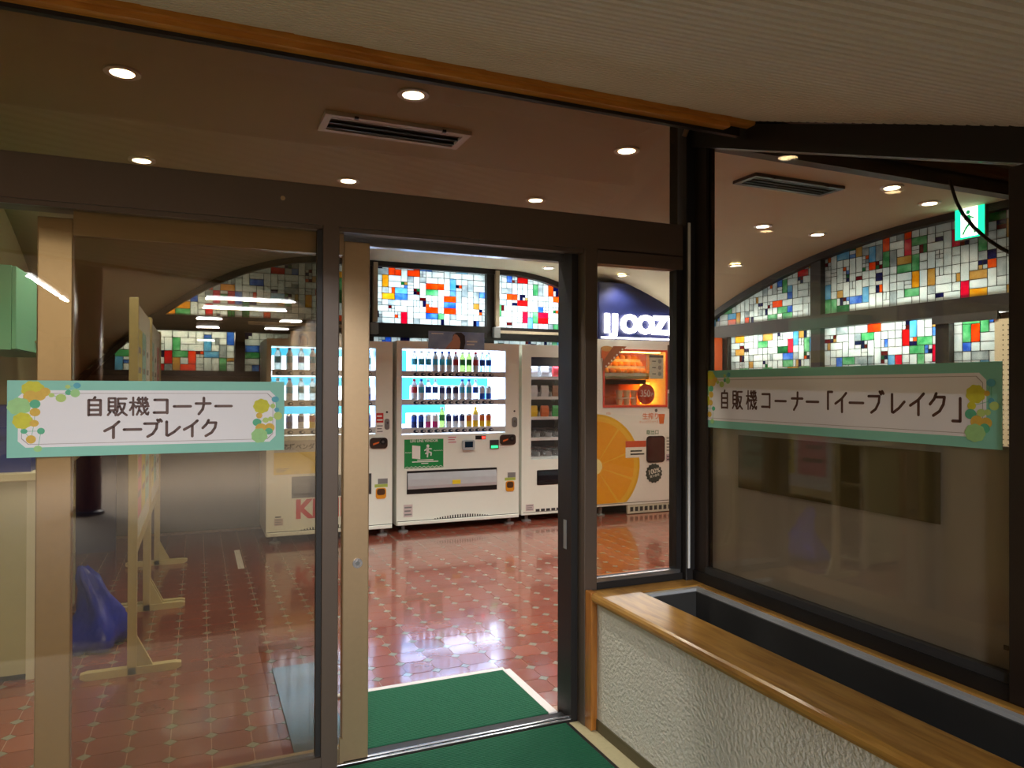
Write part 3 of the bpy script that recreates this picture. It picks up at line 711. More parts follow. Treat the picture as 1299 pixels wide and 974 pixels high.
for x0, x1 in ((-1.25, 0.45), (0.45, 1.05), (1.05, 1.958)):
    e0, e1 = edge_y(x0), edge_y(x1); vs = []
    for x, e in ((x0, e0), (x1, e1)):
        for dy, dz in ((-0.045, -0.012), (0.012, -0.012), (0.012, 0.05), (-0.045, 0.05)): vs.append((x, e + dy, slope_z(e) + dz))
    B().add(vs, [(0, 3, 2, 1), (4, 5, 6, 7), (0, 1, 5, 4), (1, 2, 6, 5), (2, 3, 7, 6), (3, 0, 4, 7)]).build('edge_moulding', wood('edge_oak', (186, 138, 66), (148, 100, 42), 0.35, (0.6, 5, 5)), t)
WTR = wood('orange_trim', (226, 160, 70), (194, 124, 44), 0.3, (0.6, 5, 5))
t = thing('trim_10', 'orange varnished wooden moulding along the sloping ceiling', 'trim', (0, 0, 0), 0, kind='structure')
box('moulding', WTR, t, -1.25, 1.958, 2.185, 2.23, 2.381, 2.405)
box('lower_moulding', WTR, t, -1.25, 1.85, 2.20, 2.24, 2.364, 2.381)
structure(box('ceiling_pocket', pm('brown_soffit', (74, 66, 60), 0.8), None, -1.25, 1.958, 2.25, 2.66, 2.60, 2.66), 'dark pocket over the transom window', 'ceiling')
structure(box('trim_11', BLACKISH, None, -1.25, 1.93, 2.24, 2.262, 2.352, 2.66), 'dark board behind the wooden moulding', 'trim')
LOB = pm('lobby_wall', (150, 132, 108), 0.7, 0.08, 3)
structure(box('wall_lobby_left', LOB, None, -3.7, -3.6, -18, 2.7, 0, 2.8), 'beige side wall of the lobby', 'wall')
structure(box('wall_lobby_back', pm('lobby_dark_wall', (92, 72, 56), 0.6, 0.2, 2), None, -3.7, 2.2, -18.1, -18, 0, 2.8), 'brown far wall of the lobby', 'wall')
structure(box('wall_lobby_right', LOB, None, 1.98, 2.06, -18, 0.1, 0, 2.8), 'beige wall of the lobby beyond the shop window', 'wall')
structure(box('wall_lobby_front', LOB, None, -3.6, -1.2, 2.6, 2.7, 0, 2.8), 'beige wall beside the glazed front', 'wall')
structure(box('ceiling_lobby', pm('lobby_ceiling', (150, 138, 120), 0.8), None, -3.7, 2.06, -18, 2.7, 2.75, 2.85), 'flat beige ceiling of the lobby', 'ceiling')
TUBE = em('fluorescent_tube', (246, 250, 255), 12.0)
TUBE_W = 230.0    # per metre of tube, the same for every lamp
def lobby_lamp(x, y, L, rz=0.0):
    """a tube lamp of the lobby; each stands where its mirror image shows in the photograph's glass"""
    t = thing('tube_lamp', 'white fluorescent tube lamp on the lobby ceiling', 'ceiling lamp', (x, y, 2.66), rz, 'fluorescent lamps in the lobby')
    box('housing', WHITE_B, t, -L / 2, L / 2, -0.04, 0.04, 0.035, 0.09, 0.006)
    B().tube([(-L / 2 + .02, 0, 0.012), (L / 2 - .02, 0, 0.012)], 0.016, 8).build('tube', TUBE, t)
    area('lobby_tube_offscreen', (x, y, 2.655), (0, 0, rz), L, 0.05, TUBE_W * L, NEUT)
for a in ((0.72, -6.07, 1.24), (0.72, -7.4, 1.3), (0.2, -9.5, .45), (0.2, -11.6, .45), (0.2, -16.4, .45), (1.67, -9.4, .4), (1.6, -11.5, .5),
          (-1.80, -5.06, 0.75, R(90)), (-1.80, -5.80, 0.62, R(90)), (-1.80, -6.42, 0.53, R(90)), (-1.80, -7.18, 0.5, R(90))):
    lobby_lamp(*a)

# ------------------------------------------------------------------ ceiling fittings of the vending room
LAMP = em('downlight_lamp', (255, 244, 214), 26.0)
ring_b = B()
def ringmesh(r0, r1, z0, z1, n=24):
    b = B()
    for k in range(n):
        a0, a1 = 2 * PI * k / n, 2 * PI * (k + 1) / n
        p = [(r * math.cos(a), r * math.sin(a), z) for a in (a0, a1) for r in (r0, r1) for z in (z0, z1)]
        b.add(p, [(0, 2, 6, 4), (1, 5, 7, 3), (2, 3, 7, 6), (0, 4, 5, 1)])
    return b
ring_me = ringmesh(0.048, 0.072, -0.008, 0.002).mesh('trim_ring', WHITE_B)
lamp_me = B().prismz(disc(0, 0, 0.048, n=20), -0.004, 0.001).mesh('lamp', LAMP)
DLAB = {(0.889, 3.19): 'round recessed downlight just in front of the white framed air vent', (3.07, 3.16): 'round recessed downlight just in front of the dark air vent',
        (4.78, 3.57): 'round recessed downlight closest to the green exit sign', (4.78, 5.60): 'round recessed downlight low in the vault above the side wall stained glass'}
def downlight(x, y, power=14, tilt=0.0):
    t = thing('downlight', DLAB.get((x, y), 'round recessed downlight in the brown ceiling away from vents and exit sign'), 'ceiling lamp', (x, y, ceil_z(x, y) - 0.001), 0, 'downlights in the vending room ceiling')
    link(bpy.data.objects.new('trim_ring', ring_me), t); link(bpy.data.objects.new('lamp', lamp_me), t)
    l = bpy.data.lights.new('downlight_beam', 'SPOT'); l.energy = power; l.color = WARM; l.spot_size = R(130); l.spot_blend = 0.6; l.shadow_soft_size = 0.05
    o = bpy.data.objects.new('downlight_beam', l); o.location = (x, y, ceil_z(x, y) - 0.03); COL.objects.link(o)
for x, y in ((-0.297, 3.46), (0.889, 3.19), (2.188, 3.46), (-0.298, 4.65), (0.88, 4.68), (2.18, 4.63), (3.07, 3.16), (4.18, 3.39), (4.78, 3.57), (4.19, 4.59), (4.78, 4.59), (4.78, 5.60), (3.50, 7.10), (4.16, 6.64)):
    downlight(x, y, 38)
def vent(label, x0, x1, y0, y1, fm, dark):
    t = thing('ceiling_vent', label, 'vent', ((x0 + x1) / 2, (y0 + y1) / 2, CZ))
    w_, d_ = (x1 - x0) / 2, (y1 - y0) / 2
    box('backing', dark, t, -w_ + .03, w_ - .03, -d_ + .03, d_ - .03, -0.004, 0.004)
    b = B()
    for q in ((-w_, w_, -d_, -d_ + .035), (-w_, w_, d_ - .035, d_), (-w_, -w_ + .035, -d_ + .035, d_ - .035), (w_ - .035, w_, -d_ + .035, d_ - .035)): b.box(q[0], q[1], q[2], q[3], -0.02, 0.0)
    b.build('frame', fm, t)
    for k in range(3):
        y = -d_ + .06 + k * (2 * d_ - .12) / 2
        box('slat', fm if k == 0 else dark, t, -w_ + .035, w_ - .035, y - .004, y + .004, -0.016, -0.004)
    for x in (-w_ * .6, w_ * .6): box('clip', BLACKP, t, x - .01, x + .01, -d_ - .004, -d_ + .012, -0.024, -0.012)
vent('white framed air vent in the ceiling above the sliding door', 0.555, 1.30, 3.54, 3.79, pm('vent_white', (236, 236, 248), 0.5), DARKG)
vent('dark air vent in the ceiling near the exit sign', 3.14, 3.885, 3.50, 3.71, DARKG, BLACKP)
# exit sign
t = thing('exit_sign', 'green and white glowing exit sign with running figure', 'sign', (5.17, 3.655, 2.478), R(-90))
box('case', MIDG, t, -0.005, 0.225, 0.0, 0.04, -0.005, 0.245, 0.004)
box('face', em('exit_green', (10, 200, 140), 3.0), t, 0.0, 0.22, -0.002, 0.0, 0.0, 0.24)
box('lit_panel', em('exit_white', (240, 255, 248), 4.0), t, 0.045, 0.17, -0.003, -0.002, 0.012, 0.228)
EG = em('exit_figure', (20, 150, 100), 1.0)
B().prism(disc(0.10, 0.19, 0.016), -0.004, -0.003).build('running_figure', EG, t)
fig = B()
for (p, q, wd) in (((.10, .17), (.115, .11), .026), ((.115, .11), (.08, .07), .018), ((.08, .07), (.06, .03), .014), ((.115, .11), (.145, .075), .018), ((.145, .075), (.15, .03), .014), ((.10, .16), (.07, .135), .012), ((.105, .16), (.145, .14), .012)):
    d = Vector((q[0] - p[0], q[1] - p[1])).normalized(); nx_, nz_ = -d.y * wd / 2, d.x * wd / 2
    fig.prism([(p[0] - nx_, p[1] - nz_), (q[0] - nx_, q[1] - nz_), (q[0] + nx_, q[1] + nz_), (p[0] + nx_, p[1] + nz_)], -0.004, -0.003)
fig.build('running_figure', EG, t)
box('bracket', MIDG, t, 0.05, 0.17, 0.0, 0.10, 0.245, 0.26)
cab = [(2.3, 1.645, 2.07), (2.3, 1.636, 2.036), (2.3, 1.623, 1.993), (2.3, 1.599, 1.944), (2.3, 1.564, 1.895), (2.3, 1.521, 1.849), (2.3, 1.476, 1.811), (2.3, 1.429, 1.779), (2.3, 1.361, 1.732), (2.3, 1.236, 1.664)]
tag(B().tube(cab, 0.006, 6).build('cable', BLACKP, None, smooth=True), 'black cable drooping behind the shop window', 'cable')

# ------------------------------------------------------------------ vending machines
GLOW = em('display_white', (208, 224, 255), 5.5)
GLOW_C = em('display_cyan', (60, 190, 245), 1.5)
GLOW_B = em('display_blue', (30, 130, 235), 1.1)
BTN = pm('button_blue', (24, 50, 84), 0.3)
def shell(t, w, h, d, wx0, wx1, wz0, wz1, mat, cav=0.22, z0=0.07):
    """hollow cabinet: front with a window opening and a cavity behind it"""
    b = B()
    b.box(0, wx0, 0, d, z0, h); b.box(wx1, w, 0, d, z0, h); b.box(wx0, wx1, 0, d, wz1, h); b.box(wx0, wx1, 0, d, z0, wz0); b.box(wx0, wx1, cav, d, wz0, wz1)
    o = b.build('body', mat, t)
    return o
def feet(t, w, d):
    for x in (0.08, w - 0.08):
        for y in (0.06, d - 0.06):
            B().lathe([(0.05, 0.0), (0.05, 0.012), (0.018, 0.02), (0.018, 0.07)], 12, x, y).build('foot', MIDG, t)
def kick(t, w, gx0, gx1):
    box('kick_plate', WHITE, t, 0.005, w - 0.005, -0.018, 0.02, 0.07, 0.104, 0.006)
    box('seam', BLACKP, t, 0.005, w - 0.005, -0.0015, 0.0, 0.104, 0.109)
    b = B(); n = 22
    for k in range(n):
        x = gx0 + (gx1 - gx0) * k / (n - 1); u = abs(2 * k / (n - 1) - 1); hh = 0.006 + 0.024 * (1 - u ** 2)
        b.box(x - 0.006, x + 0.006, -0.0016, 0.0, 0.109, 0.109 + hh)
    o = b.build('grille_slot', BLACKP, t); o['kind'] = 'stuff'
def lathe_me(name, prof, mats, bands, n=10):
    b = B(); b.lathe(prof, n); me = bpy.data.meshes.new(name); me.from_pydata(b.v, [], b.f)
    for m in mats: me.materials.append(m)
    for p in me.polygons:
        z = p.center.z
        for i, (a, c) in enumerate(bands):
            if a <= z < c: p.material_index = i + 1
        p.use_smooth = False
    me.update(); return me
CLEARB = pm('bottle_clear', (206, 232, 240), 0.15)
TEA = pm('bottle_green_tea', (150, 190, 90), 0.2)
for m_ in (CLEARB, TEA): m_.node_tree.nodes['Principled BSDF'].inputs['Transmission Weight'].default_value = 0.6
BLUL = pm('label_blue', (30, 90, 200), 0.4); CYL = pm('label_cyan', (80, 200, 225), 0.4); GRL = pm('label_green', (60, 180, 90), 0.4); REDL = pm('label_red', (210, 50, 60), 0.4)
PKL = pm('label_pink', (225, 60, 140), 0.4); YLL = pm('label_yellow', (245, 200, 40), 0.4); BRL = pm('label_brown', (110, 60, 34), 0.4); WHL = pm('label_white', (240, 240, 240), 0.4); NVL = pm('label_navy', (30, 40, 110), 0.4)
PET_P = [(0.026, 0), (0.028, 0.01), (0.028, 0.055), (0.0285, 0.056), (0.0285, 0.105), (0.028, 0.106), (0.026, 0.125), (0.013, 0.15), (0.013, 0.157), (0.0145, 0.158), (0.0145, 0.175)]
CAN_P = [(0.024, 0), (0.027, 0.006), (0.027, 0.05), (0.0272, 0.051), (0.0272, 0.1), (0.027, 0.101), (0.023, 0.112), (0.023, 0.116)]
PETB = [(0.0555, 0.106), (0.157, 0.18)]; CANB = [(0.0505, 0.1005), (0.1, 0.12)]
DR = dict(
  clear_cyan=lathe_me('drink', PET_P, [CLEARB, CYL, WHL], PETB), clear_blue=lathe_me('drink', PET_P, [CLEARB, BLUL, WHL], PETB), tea=lathe_me('drink', PET_P, [TEA, GRL, WHL], PETB),
  white_pet=lathe_me('drink', PET_P, [WHL, CYL, BLUL], PETB), red_pet=lathe_me('drink', PET_P, [WHL, REDL, REDL], PETB), yellow_pet=lathe_me('drink', PET_P, [YLL, WHL, YLL], PETB),
  blue_can=lathe_me('drink', CAN_P, [BLUL, WHL, CHROME], CANB), navy_can=lathe_me('drink', CAN_P, [NVL, BLUL, CHROME], CANB), pink_can=lathe_me('drink', CAN_P, [PKL, WHL, CHROME], CANB),
  white_can=lathe_me('drink', CAN_P, [WHL, NVL, CHROME], CANB), yellow_can=lathe_me('drink', CAN_P, [YLL, ORANGE_P, CHROME], CANB), brown_can=lathe_me('drink', CAN_P, [BRL, WHL, CHROME], CANB))
DNAME = dict(clear_cyan='clear water bottle with cyan label', clear_blue='clear water bottle with blue label', tea='green tea bottle', white_pet='milky white bottle with cyan label', red_pet='white bottle with red label',
             yellow_pet='yellow juice bottle', blue_can='blue can with white band', navy_can='navy can with blue band', pink_can='pink can with white band', white_can='white can with navy band', yellow_can='yellow can with orange band', brown_can='brown coffee can')
def drink(kind, x, y, z, where, grp):
    o = bpy.data.objects.new('drink_bottle' if DR[kind] and kind in ('clear_cyan', 'clear_blue', 'tea', 'white_pet', 'red_pet', 'yellow_pet') else 'drink_can', DR[kind])
    o.location = (x, y, z); o.rotation_euler = (0, 0, random.uniform(-.3, .3)); o.scale = (1.08, 1.08, 1.12)
    link(o); return tag(o, DNAME[kind] + ' ' + where, 'bottle' if 'pet' in kind or 'clear' in kind or kind == 'tea' else 'can', grp)
def rows(t, X, Y, wx0, wx1, bx0, bx1, zs, kinds, nm, wheres):
    """shelves, buttons and sample drinks; zs: button heights"""
    for r_, zb in enumerate(zs):
        box('shelf', WHITE_B, t, wx0, wx1, 0.03, 0.20, zb + 0.022, zb + 0.032)
        box('price_rail', WHITE_B, t, wx0, wx1, 0.012, 0.03, zb - 0.022, zb + 0.032)
        ks = kinds[r_]; n = len(ks)
        for k in range(n):
            x = bx0 + (bx1 - bx0) * k / (n - 1)
            bt = B().prism(disc(x, zb, 0.026, 0.016, 14), 0.006, 0.013).build('button', BTN, t)
            B().prism(disc(x + 0.008, zb + 0.001, 0.012, 0.008, 10), 0.0045, 0.006).build('button_lamp', WHITE_B, bt)
            drink(ks[k], X + x, Y + 0.075, zb + 0.0325, wheres[r_], nm)
def coin_unit(t, x0, x1, z0, z1):
    c = B().prism(rrect(x0, x1, z0, z1, 0.03), -0.012, 0.0).build('coin_slot', pm('coin_brown', (58, 44, 36), 0.35), t)
    B().prism(disc(x1 - .045, (z0 + z1) / 2 + .012, 0.03), -0.018, -0.012).build('bezel', BLACKP, c)
    B().prism(disc(x1 - .045, (z0 + z1) / 2 + .012, 0.012), -0.020, -0.018).build('slot', CHROME, c)
    B().prism([(x0 + .03, z0 + .03), (x0 + .085, z0 + .05), (x0 + .085, z0 + .062), (x0 + .03, z0 + .048)], -0.014, -0.012).build('pointer', ORANGE_P, c)
def lock_unit(t, x0, x1, z0, z1):
    l = B().prism(rrect(x0, x1, z0, z1, (x1 - x0) * .45), -0.008, 0.0).build('lock', pm('lock_grey', (150, 150, 150), 0.3, metal=0.6), t)
    B().cyl_y((x0 + x1) / 2, z0 + (z1 - z0) * .62, 0.012, -0.011, -0.008, 12).build('cylinder', CHROME, l)
    B().cyl_y((x0 + x1) / 2, z1 + 0.06, 0.010, -0.002, 0.0, 12).build('keyhole', DARKG, t)
def return_unit(t, x0, x1, z0, z1):
    c = B().prism(rrect(x0, x1, z0, z1, 0.022), -0.006, 0.0).build('change_return', pm('return_orange', (226, 150, 30), 0.4), t)
    B().prism(rrect(x0 + .01, x1 - .01, z0 + .035, z1 - .008, 0.02), -0.009, -0.006).build('flap', pm('return_brown', (84, 56, 34), 0.3), c)
    box('label_plate', MIDG, t, x0 + .02, x1 + .015, -0.002, 0.0, z1 + .036, z1 + .085)
    box('label_plate', pm('label_lime', (170, 190, 90), 0.5), t, x0 - .01, x1 + .015, -0.002, 0.0, z1 + .006, z1 + .034)
def small_label(t, x0, x1, z0, z1, lines=3, m=None, ink=None):
    l = box('label', m or pm('pale_pink_label', (206, 192, 190), 0.5), t, x0, x1, -0.0015, 0.0, z0, z1)
    hh = (z1 - z0) / (lines * 2 + 1)
    for k in range(lines):
        box('print', ink or MIDG, l, x0 + .1 * (x1 - x0), x1 - (.1 + .12 * (k % 2)) * (x1 - x0), -0.0022, -0.0015, z0 + hh * (2 * k + 1), z0 + hh * (2 * k + 1.8))

# --- drink machine with the green poster
MX, MY, MW, MH, MD = 1.73, 6.74, 1.262, 1.818, 0.72
t = thing('drink_machine', 'white drink vending machine with green emergency poster', 'vending machine', (MX, MY, 0), 0)
shell(t, MW, MH, MD, 0.042, 1.113, 0.925, 1.745, WHITE)
feet(t, MW, MD); kick(t, MW, 0.38, 0.92)
box('display_panel', GLOW, t, 0.042, 1.113, 0.20, 0.219, 0.925, 1.745)
box('display_trim', WHITE_B, t, 0.042, 0.050, 0.0, 0.2, 0.925, 1.745)
for q in ((0.094, 0.145, 1.53, 1.74), (0.975, 0.997, 1.53, 1.72), (0.094, 1.0, 1.395, 1.474), (0.094, 0.18, 1.26, 1.395), (0.96, 1.0, 1.26, 1.395), (0.094, 0.543, 1.125, 1.205), (0.05, 0.094, 1.02, 1.15), (0.094, 0.14, 1.02, 1.125)):
    box('display_graphic', GLOW_B if q[3] == 1.15 else GLOW_C, t, q[0], q[1], 0.196, 0.20, q[2], q[3])
W2 = 'in the machine with the green poster'
kk = [['clear_cyan', 'clear_cyan', 'clear_cyan', 'white_pet', 'white_pet', 'white_pet', 'red_pet', 'tea', 'tea', 'red_pet', 'clear_blue', 'clear_blue'],
      ['red_pet', 'white_pet', 'clear_blue', 'clear_blue', 'white_can', 'white_can', 'white_can', 'white_pet', 'white_pet', 'clear_blue', 'blue_can', 'blue_can'],
      ['navy_can', 'navy_can', 'pink_can', 'pink_can', 'tea', 'white_can', 'white_can', 'white_can', 'yellow_can', 'yellow_pet', 'yellow_can', 'yellow_can']]
rows(t, MX, MY, 0.050, 1.113, 0.19, 0.96, (1.502, 1.230, 0.957), kk, 'sample drinks on show in the green poster machine', ['on top shelf ' + W2, 'on middle shelf ' + W2, 'on bottom shelf ' + W2])
box('display_glass', GLASS_C, t, 0.042, 1.113, -0.001, 0.003, 0.925, 1.745)
gp = box('poster', GREEN_P, t, 0.074, 0.461, -0.0018, 0.0, 0.605, 0.881)
text('poster_text', 'LIFE LINE VENDOR', 0.268, 0.864, 0.036, PAPER, gp, -0.0024, bold=0.0006, sx=0.92)
B().prism([(0.15, .70), (.23, .69), (.23, .815), (.15, .825)], -0.0026, -0.0018).build('machine_icon', PAPER, gp)
B().prism(disc(.305, .815, .014), -0.0026, -0.0018).build('runner_icon', PAPER, gp)
rb = B()
for (p, q, wd) in (((.30, .80), (.305, .755), .026), ((.305, .755), (.28, .74), .014), ((.305, .76), (.34, .75), .014), ((.34, .75), (.335, .72), .012), ((.305, .75), (.30, .705), .014), ((.30, .79), (.27, .77), .011), ((.30, .79), (.345, .785), .011)):
    d = Vector((q[0] - p[0], q[1] - p[1])).normalized(); nx_, nz_ = -d.y * wd / 2, d.x * wd / 2
    rb.prism([(p[0] - nx_, p[1] - nz_), (q[0] - nx_, q[1] - nz_), (q[0] + nx_, q[1] + nz_), (p[0] + nx_, p[1] + nz_)], -0.0026, -0.0018)
rb.build('runner_icon', PAPER, gp)
def zigzag(parent, x0, x1, z, n, amp, wd, y, mat, name='zigzag'):
    b = B(); pts = [(x0 + (x1 - x0) * k / n, z + (amp if k % 2 else -amp)) for k in range(n + 1)]
    for p, q in zip(pts[:-1], pts[1:]): b.prism([(p[0], p[1] - wd / 2), (q[0], q[1] - wd / 2), (q[0], q[1] + wd / 2), (p[0], p[1] + wd / 2)], y - 0.0006, y)
    b.build(name, mat, parent)
zigzag(gp, 0.08, 0.455, 0.616, 18, 0.006, 0.005, -0.0018, PAPER)
zigzag(gp, 0.08, 0.145, 0.755, 6, 0.004, 0.004, -0.0018, PAPER); zigzag(gp, 0.36, 0.455, 0.768, 8, 0.004, 0.004, -0.0018, PAPER)
for k, (a, c) in enumerate(((.2, .36), (.15, .41), (.24, .31))): box('print', PAPER, gp, a, c, -0.0023, -0.0018, .677 - k * .016, .685 - k * .016)
small_label(t, 0.50, 0.60, 0.828, 0.911, 3, PAPER, pm('print_rose', (190, 110, 120), 0.5))
rd = B().prism(rrect(0.65, 0.778, 0.763, 0.863, 0.018), -0.03, 0.0).build('card_reader', pm('reader_grey', (176, 186, 190), 0.35), t, 0.004)
box('reader_screen', pm('reader_teal', (14, 40, 60), 0.2), rd, 0.672, 0.756, -0.0315, -0.03, 0.79, 0.848)
dp = box('price_display', BLACKP, t, 0.792, 0.901, -0.002, 0.0, 0.864, 0.902)
box('red_digits', em('led_red', (255, 40, 30), 4.0), dp, 0.86, 0.895, -0.003, -0.002, 0.872, 0.892)
bn = box('note_slot', DARKG, t, 0.943, 1.038, -0.014, 0.0, 0.768, 0.856, 0.004)
box('slot_light', em('led_green', (40, 210, 110), 2.0), bn, 0.955, 1.026, -0.0155, -0.014, 0.776, 0.80)
coin_unit(t, 1.053, 1.224, 0.803, 0.906); lock_unit(t, 1.183, 1.24, 0.978, 1.08); return_unit(t, 1.119, 1.21, 0.334, 0.438)
sl = B(); sl.box(0.099, 1.021, -0.004, 0.0, 0.361, 0.581)
sl = sl.build('delivery_slot', BLACKP, t)
B().prismx([(-0.004, 0.56), (-0.018, 0.50), (-0.022, 0.44), (-0.012, 0.41), (-0.004, 0.405)], 0.105, 1.015).build('delivery_flap', pm('flap_steel', (206, 212, 218), 0.25, metal=0.25), sl)
box('flap_label', YEL_P, sl, 0.548, 0.632, -0.0235, -0.019, 0.439, 0.478)
small_label(t, 0.069, 0.156, 0.145, 0.263)
# --- poster standing on that machine
t = thing('top_poster', 'blue sky poster with dark haired head fixed over the display of the drink machine', 'poster', (2.035, 6.732, 1.752))
PBL = pm('poster_sky', (60, 100, 170), 0.6, 0.3, 7, rgb2=(180, 200, 225))
box('sheet', PBL, t, 0, 0.575, 0.0, 0.006, 0, 0.168)
SKIN = pm('print_skin', (196, 150, 128), 0.6); HAIR = pm('print_hair', (40, 32, 34), 0.6)
B().prism([(0.235, 0.000), (0.360, 0.000), (0.375, 0.062), (0.370, 0.132), (0.335, 0.160), (0.285, 0.161), (0.250, 0.139), (0.240, 0.093)], -0.001, 0.0).build('print_hair', HAIR, t)
B().prism([(0.215, 0.000), (0.315, 0.000), (0.325, 0.062), (0.315, 0.109), (0.290, 0.139), (0.262, 0.143), (0.245, 0.116), (0.243, 0.085), (0.225, 0.046)], -0.002, -0.001).build('print_face', SKIN, t)
B().prism([(0.165, 0.000), (0.200, 0.000), (0.262, 0.078), (0.255, 0.101)], -0.003, -0.002).build('print_hand', SKIN, t)
for k in range(2): box('print_line', PAPER, t, .39, .50 - .03 * k, -0.001, 0.0, .07 - k * .03, .084 - k * .03)
box('print_line', PAPER, t, .03, .15, -0.001, 0.0, .14, .15)

# --- first drink machine, red lettering
KX, KY, KW, KH = 0.553, 6.66, 1.115, 1.80
t = thing('drink_machine', 'white drink vending machine with red lettering and yellow poster', 'vending machine', (KX, KY, 0), 0)
shell(t, KW, KH, 0.72, 0.039, 0.957, 0.945, 1.736, WHITE)
feet(t, KW, 0.72); kick(t, KW, 0.3, 0.82)
box('display_panel', GLOW, t, 0.039, 0.957, 0.20, 0.219, 0.945, 1.736)
for q in ((0.05, 0.95, 1.66, 1.73), (0.05, 0.95, 1.39, 1.47), (0.05, 0.95, 1.13, 1.2)):
    box('display_graphic', GLOW_C, t, q[0], q[1], 0.196, 0.20, q[2], q[3])
W1 = 'in the machine with red lettering'
k1 = [['clear_cyan', 'white_pet', 'clear_blue', 'white_pet', 'red_pet', 'tea', 'tea', 'white_pet', 'clear_cyan'], ['clear_blue', 'white_pet', 'clear_cyan', 'clear_cyan', 'red_pet', 'clear_blue', 'white_can', 'blue_can', 'blue_can'],
      ['blue_can', 'navy_can', 'white_can', 'yellow_can', 'brown_can', 'brown_can', 'pink_can', 'yellow_pet', 'navy_can']]
rows(t, KX, KY, 0.047, 0.957, 0.10, 0.90, (1.498, 1.227, 0.975), k1, 'sample drinks on show in the red lettered machine', ['on top shelf ' + W1, 'on middle shelf ' + W1, 'on bottom shelf ' + W1])
box('display_glass', GLASS_C, t, 0.039, 0.957, -0.001, 0.003, 0.945, 1.736)
yp = box('poster', YEL_P, t, 0.063, 0.60, -0.0018, 0.0, 0.607, 0.80)
box('poster_band', pm('band_grey', (190, 192, 196), 0.5), yp, 0.063, 0.60, -0.0018, 0.0, 0.80, 0.905)
text('poster_text', '応援ベンダー', 0.30, 0.845, 0.055, PRINT_D, yp, -0.0024, bold=0.001)
for k in range(3): box('print', PRINT_D, yp, .08, .19 - .02 * k, -0.0022, -0.0018, .655 - k * .013, .659 - k * .013)
sl = box('delivery_slot', DARKG, t, 0.214, 0.92, -0.003, 0.0, 0.395, 0.585)
B().prismx([(-0.003, 0.565), (-0.014, 0.52), (-0.016, 0.44), (-0.003, 0.415)], 0.225, 0.91).build('delivery_flap', pm('flap_dark', (74, 74, 76), 0.3, metal=0.4), sl)
text('lettering', 'KIRIN', 0.245, 0.287, 0.225, RED_P, t, -0.0012, align='LEFT', sx=0.98, bold=0.010)
small_label(t, 0.068, 0.144, 0.162, 0.225); box('label_tab', DARKG, t, 0.075, 0.125, -0.0015, 0.0, 0.232, 0.243)
lock_unit(t, 1.04, 1.086, 0.984, 1.086); coin_unit(t, 0.903, 1.068, 0.812, 0.911); return_unit(t, 0.961, 1.057, 0.347, 0.447)
small_label(t, 0.964, 1.03, 1.05, 1.138, 2, RED_P, PAPER); small_label(t, 0.964, 1.03, 0.95, 1.04, 3, PAPER)
t = thing('top_poster', 'cream poster with brown haired head fixed over the display of the red lettered machine', 'poster', (0.75, 6.652, 1.745))
box('sheet', pm('poster_cream', (190, 184, 168), 0.6, 0.15, 8), t, 0, 0.42, 0, 0.006, 0, 0.125)
B().prism([(.07, .0), (.15, .0), (.155, .06), (.14, .1), (.10, .108), (.07, .085)], -0.001, 0.0).build('print_hair', pm('print_brown_hair', (84, 60, 44), 0.6), t)
B().prism([(.085, .0), (.135, .0), (.14, .05), (.125, .085), (.10, .088), (.085, .06)], -0.002, -0.001).build('print_face', SKIN, t)

# --- snack machine
NX_, NY_, NW, NH = 3.05, 6.80, 0.84, 1.82
t = thing('snack_machine', 'white snack vending machine with wire spirals behind glass', 'vending machine', (NX_, NY_, 0), 0)
shell(t, NW, NH, 0.75, 0.105, 0.62, 0.635, 1.694, WHITE, cav=0.5)
feet(t, NW, 0.75)
box('back_panel', pm('snack_back', (150, 156, 164), 0.4), t, 0.105, 0.62, 0.48, 0.499, 0.635, 1.694)
box('lamp_bar', em('snack_lamp', (225, 236, 255), 26.0), t, 0.12, 0.60, 0.03, 0.06, 1.655, 1.675)
box('top_band', pm('band_navy', (30, 44, 84), 0.3), t, 0.105, 0.62, 0.004, 0.012, 1.60, 1.694)
PACK = {'red': REDL, 'white': WHL, 'yellow': YLL, 'green': GRL, 'brown': pm('pack_tan', (190, 140, 110), 0.4), 'orange': ORANGE_P}
plan = [['white', 'white', 'red', 'white'], ['white', 'white', 'brown', 'brown'], ['yellow', 'orange', 'green', 'yellow'], [None, None, None, None], [None, None, None, None]]
xsn = [0.165, 0.295, 0.43, 0.56]
pack_me = {}
for c, m in PACK.items():
    b = B(); b.add([(w_ * sx_, d_ * sy_, z_) for w_, d_, z_ in ((.042, .004, 0), (.044, .018, .045), (.041, .015, .09), (.042, .003, .118)) for sx_, sy_ in ((-1, -1), (1, -1), (1, 1), (-1, 1))],
             [(0, 3, 2, 1), (12, 13, 14, 15)] + [(4 * k + i, 4 * k + (i + 1) % 4, 4 * k + 4 + (i + 1) % 4, 4 * k + 4 + i) for k in range(3) for i in range(4)])
    pack_me[c] = b.mesh('snack_pack', m)
coil_b = B().tube([(0.045 * math.cos(2 * PI * k / 12), 0.004 * k, 0.048 + 0.045 * math.sin(2 * PI * k / 12)) for k in range(12 * 6 + 1)], 0.003, 5)
coil_me = coil_b.mesh('spiral', CHROME)
SHN = ('top', 'second', 'third')
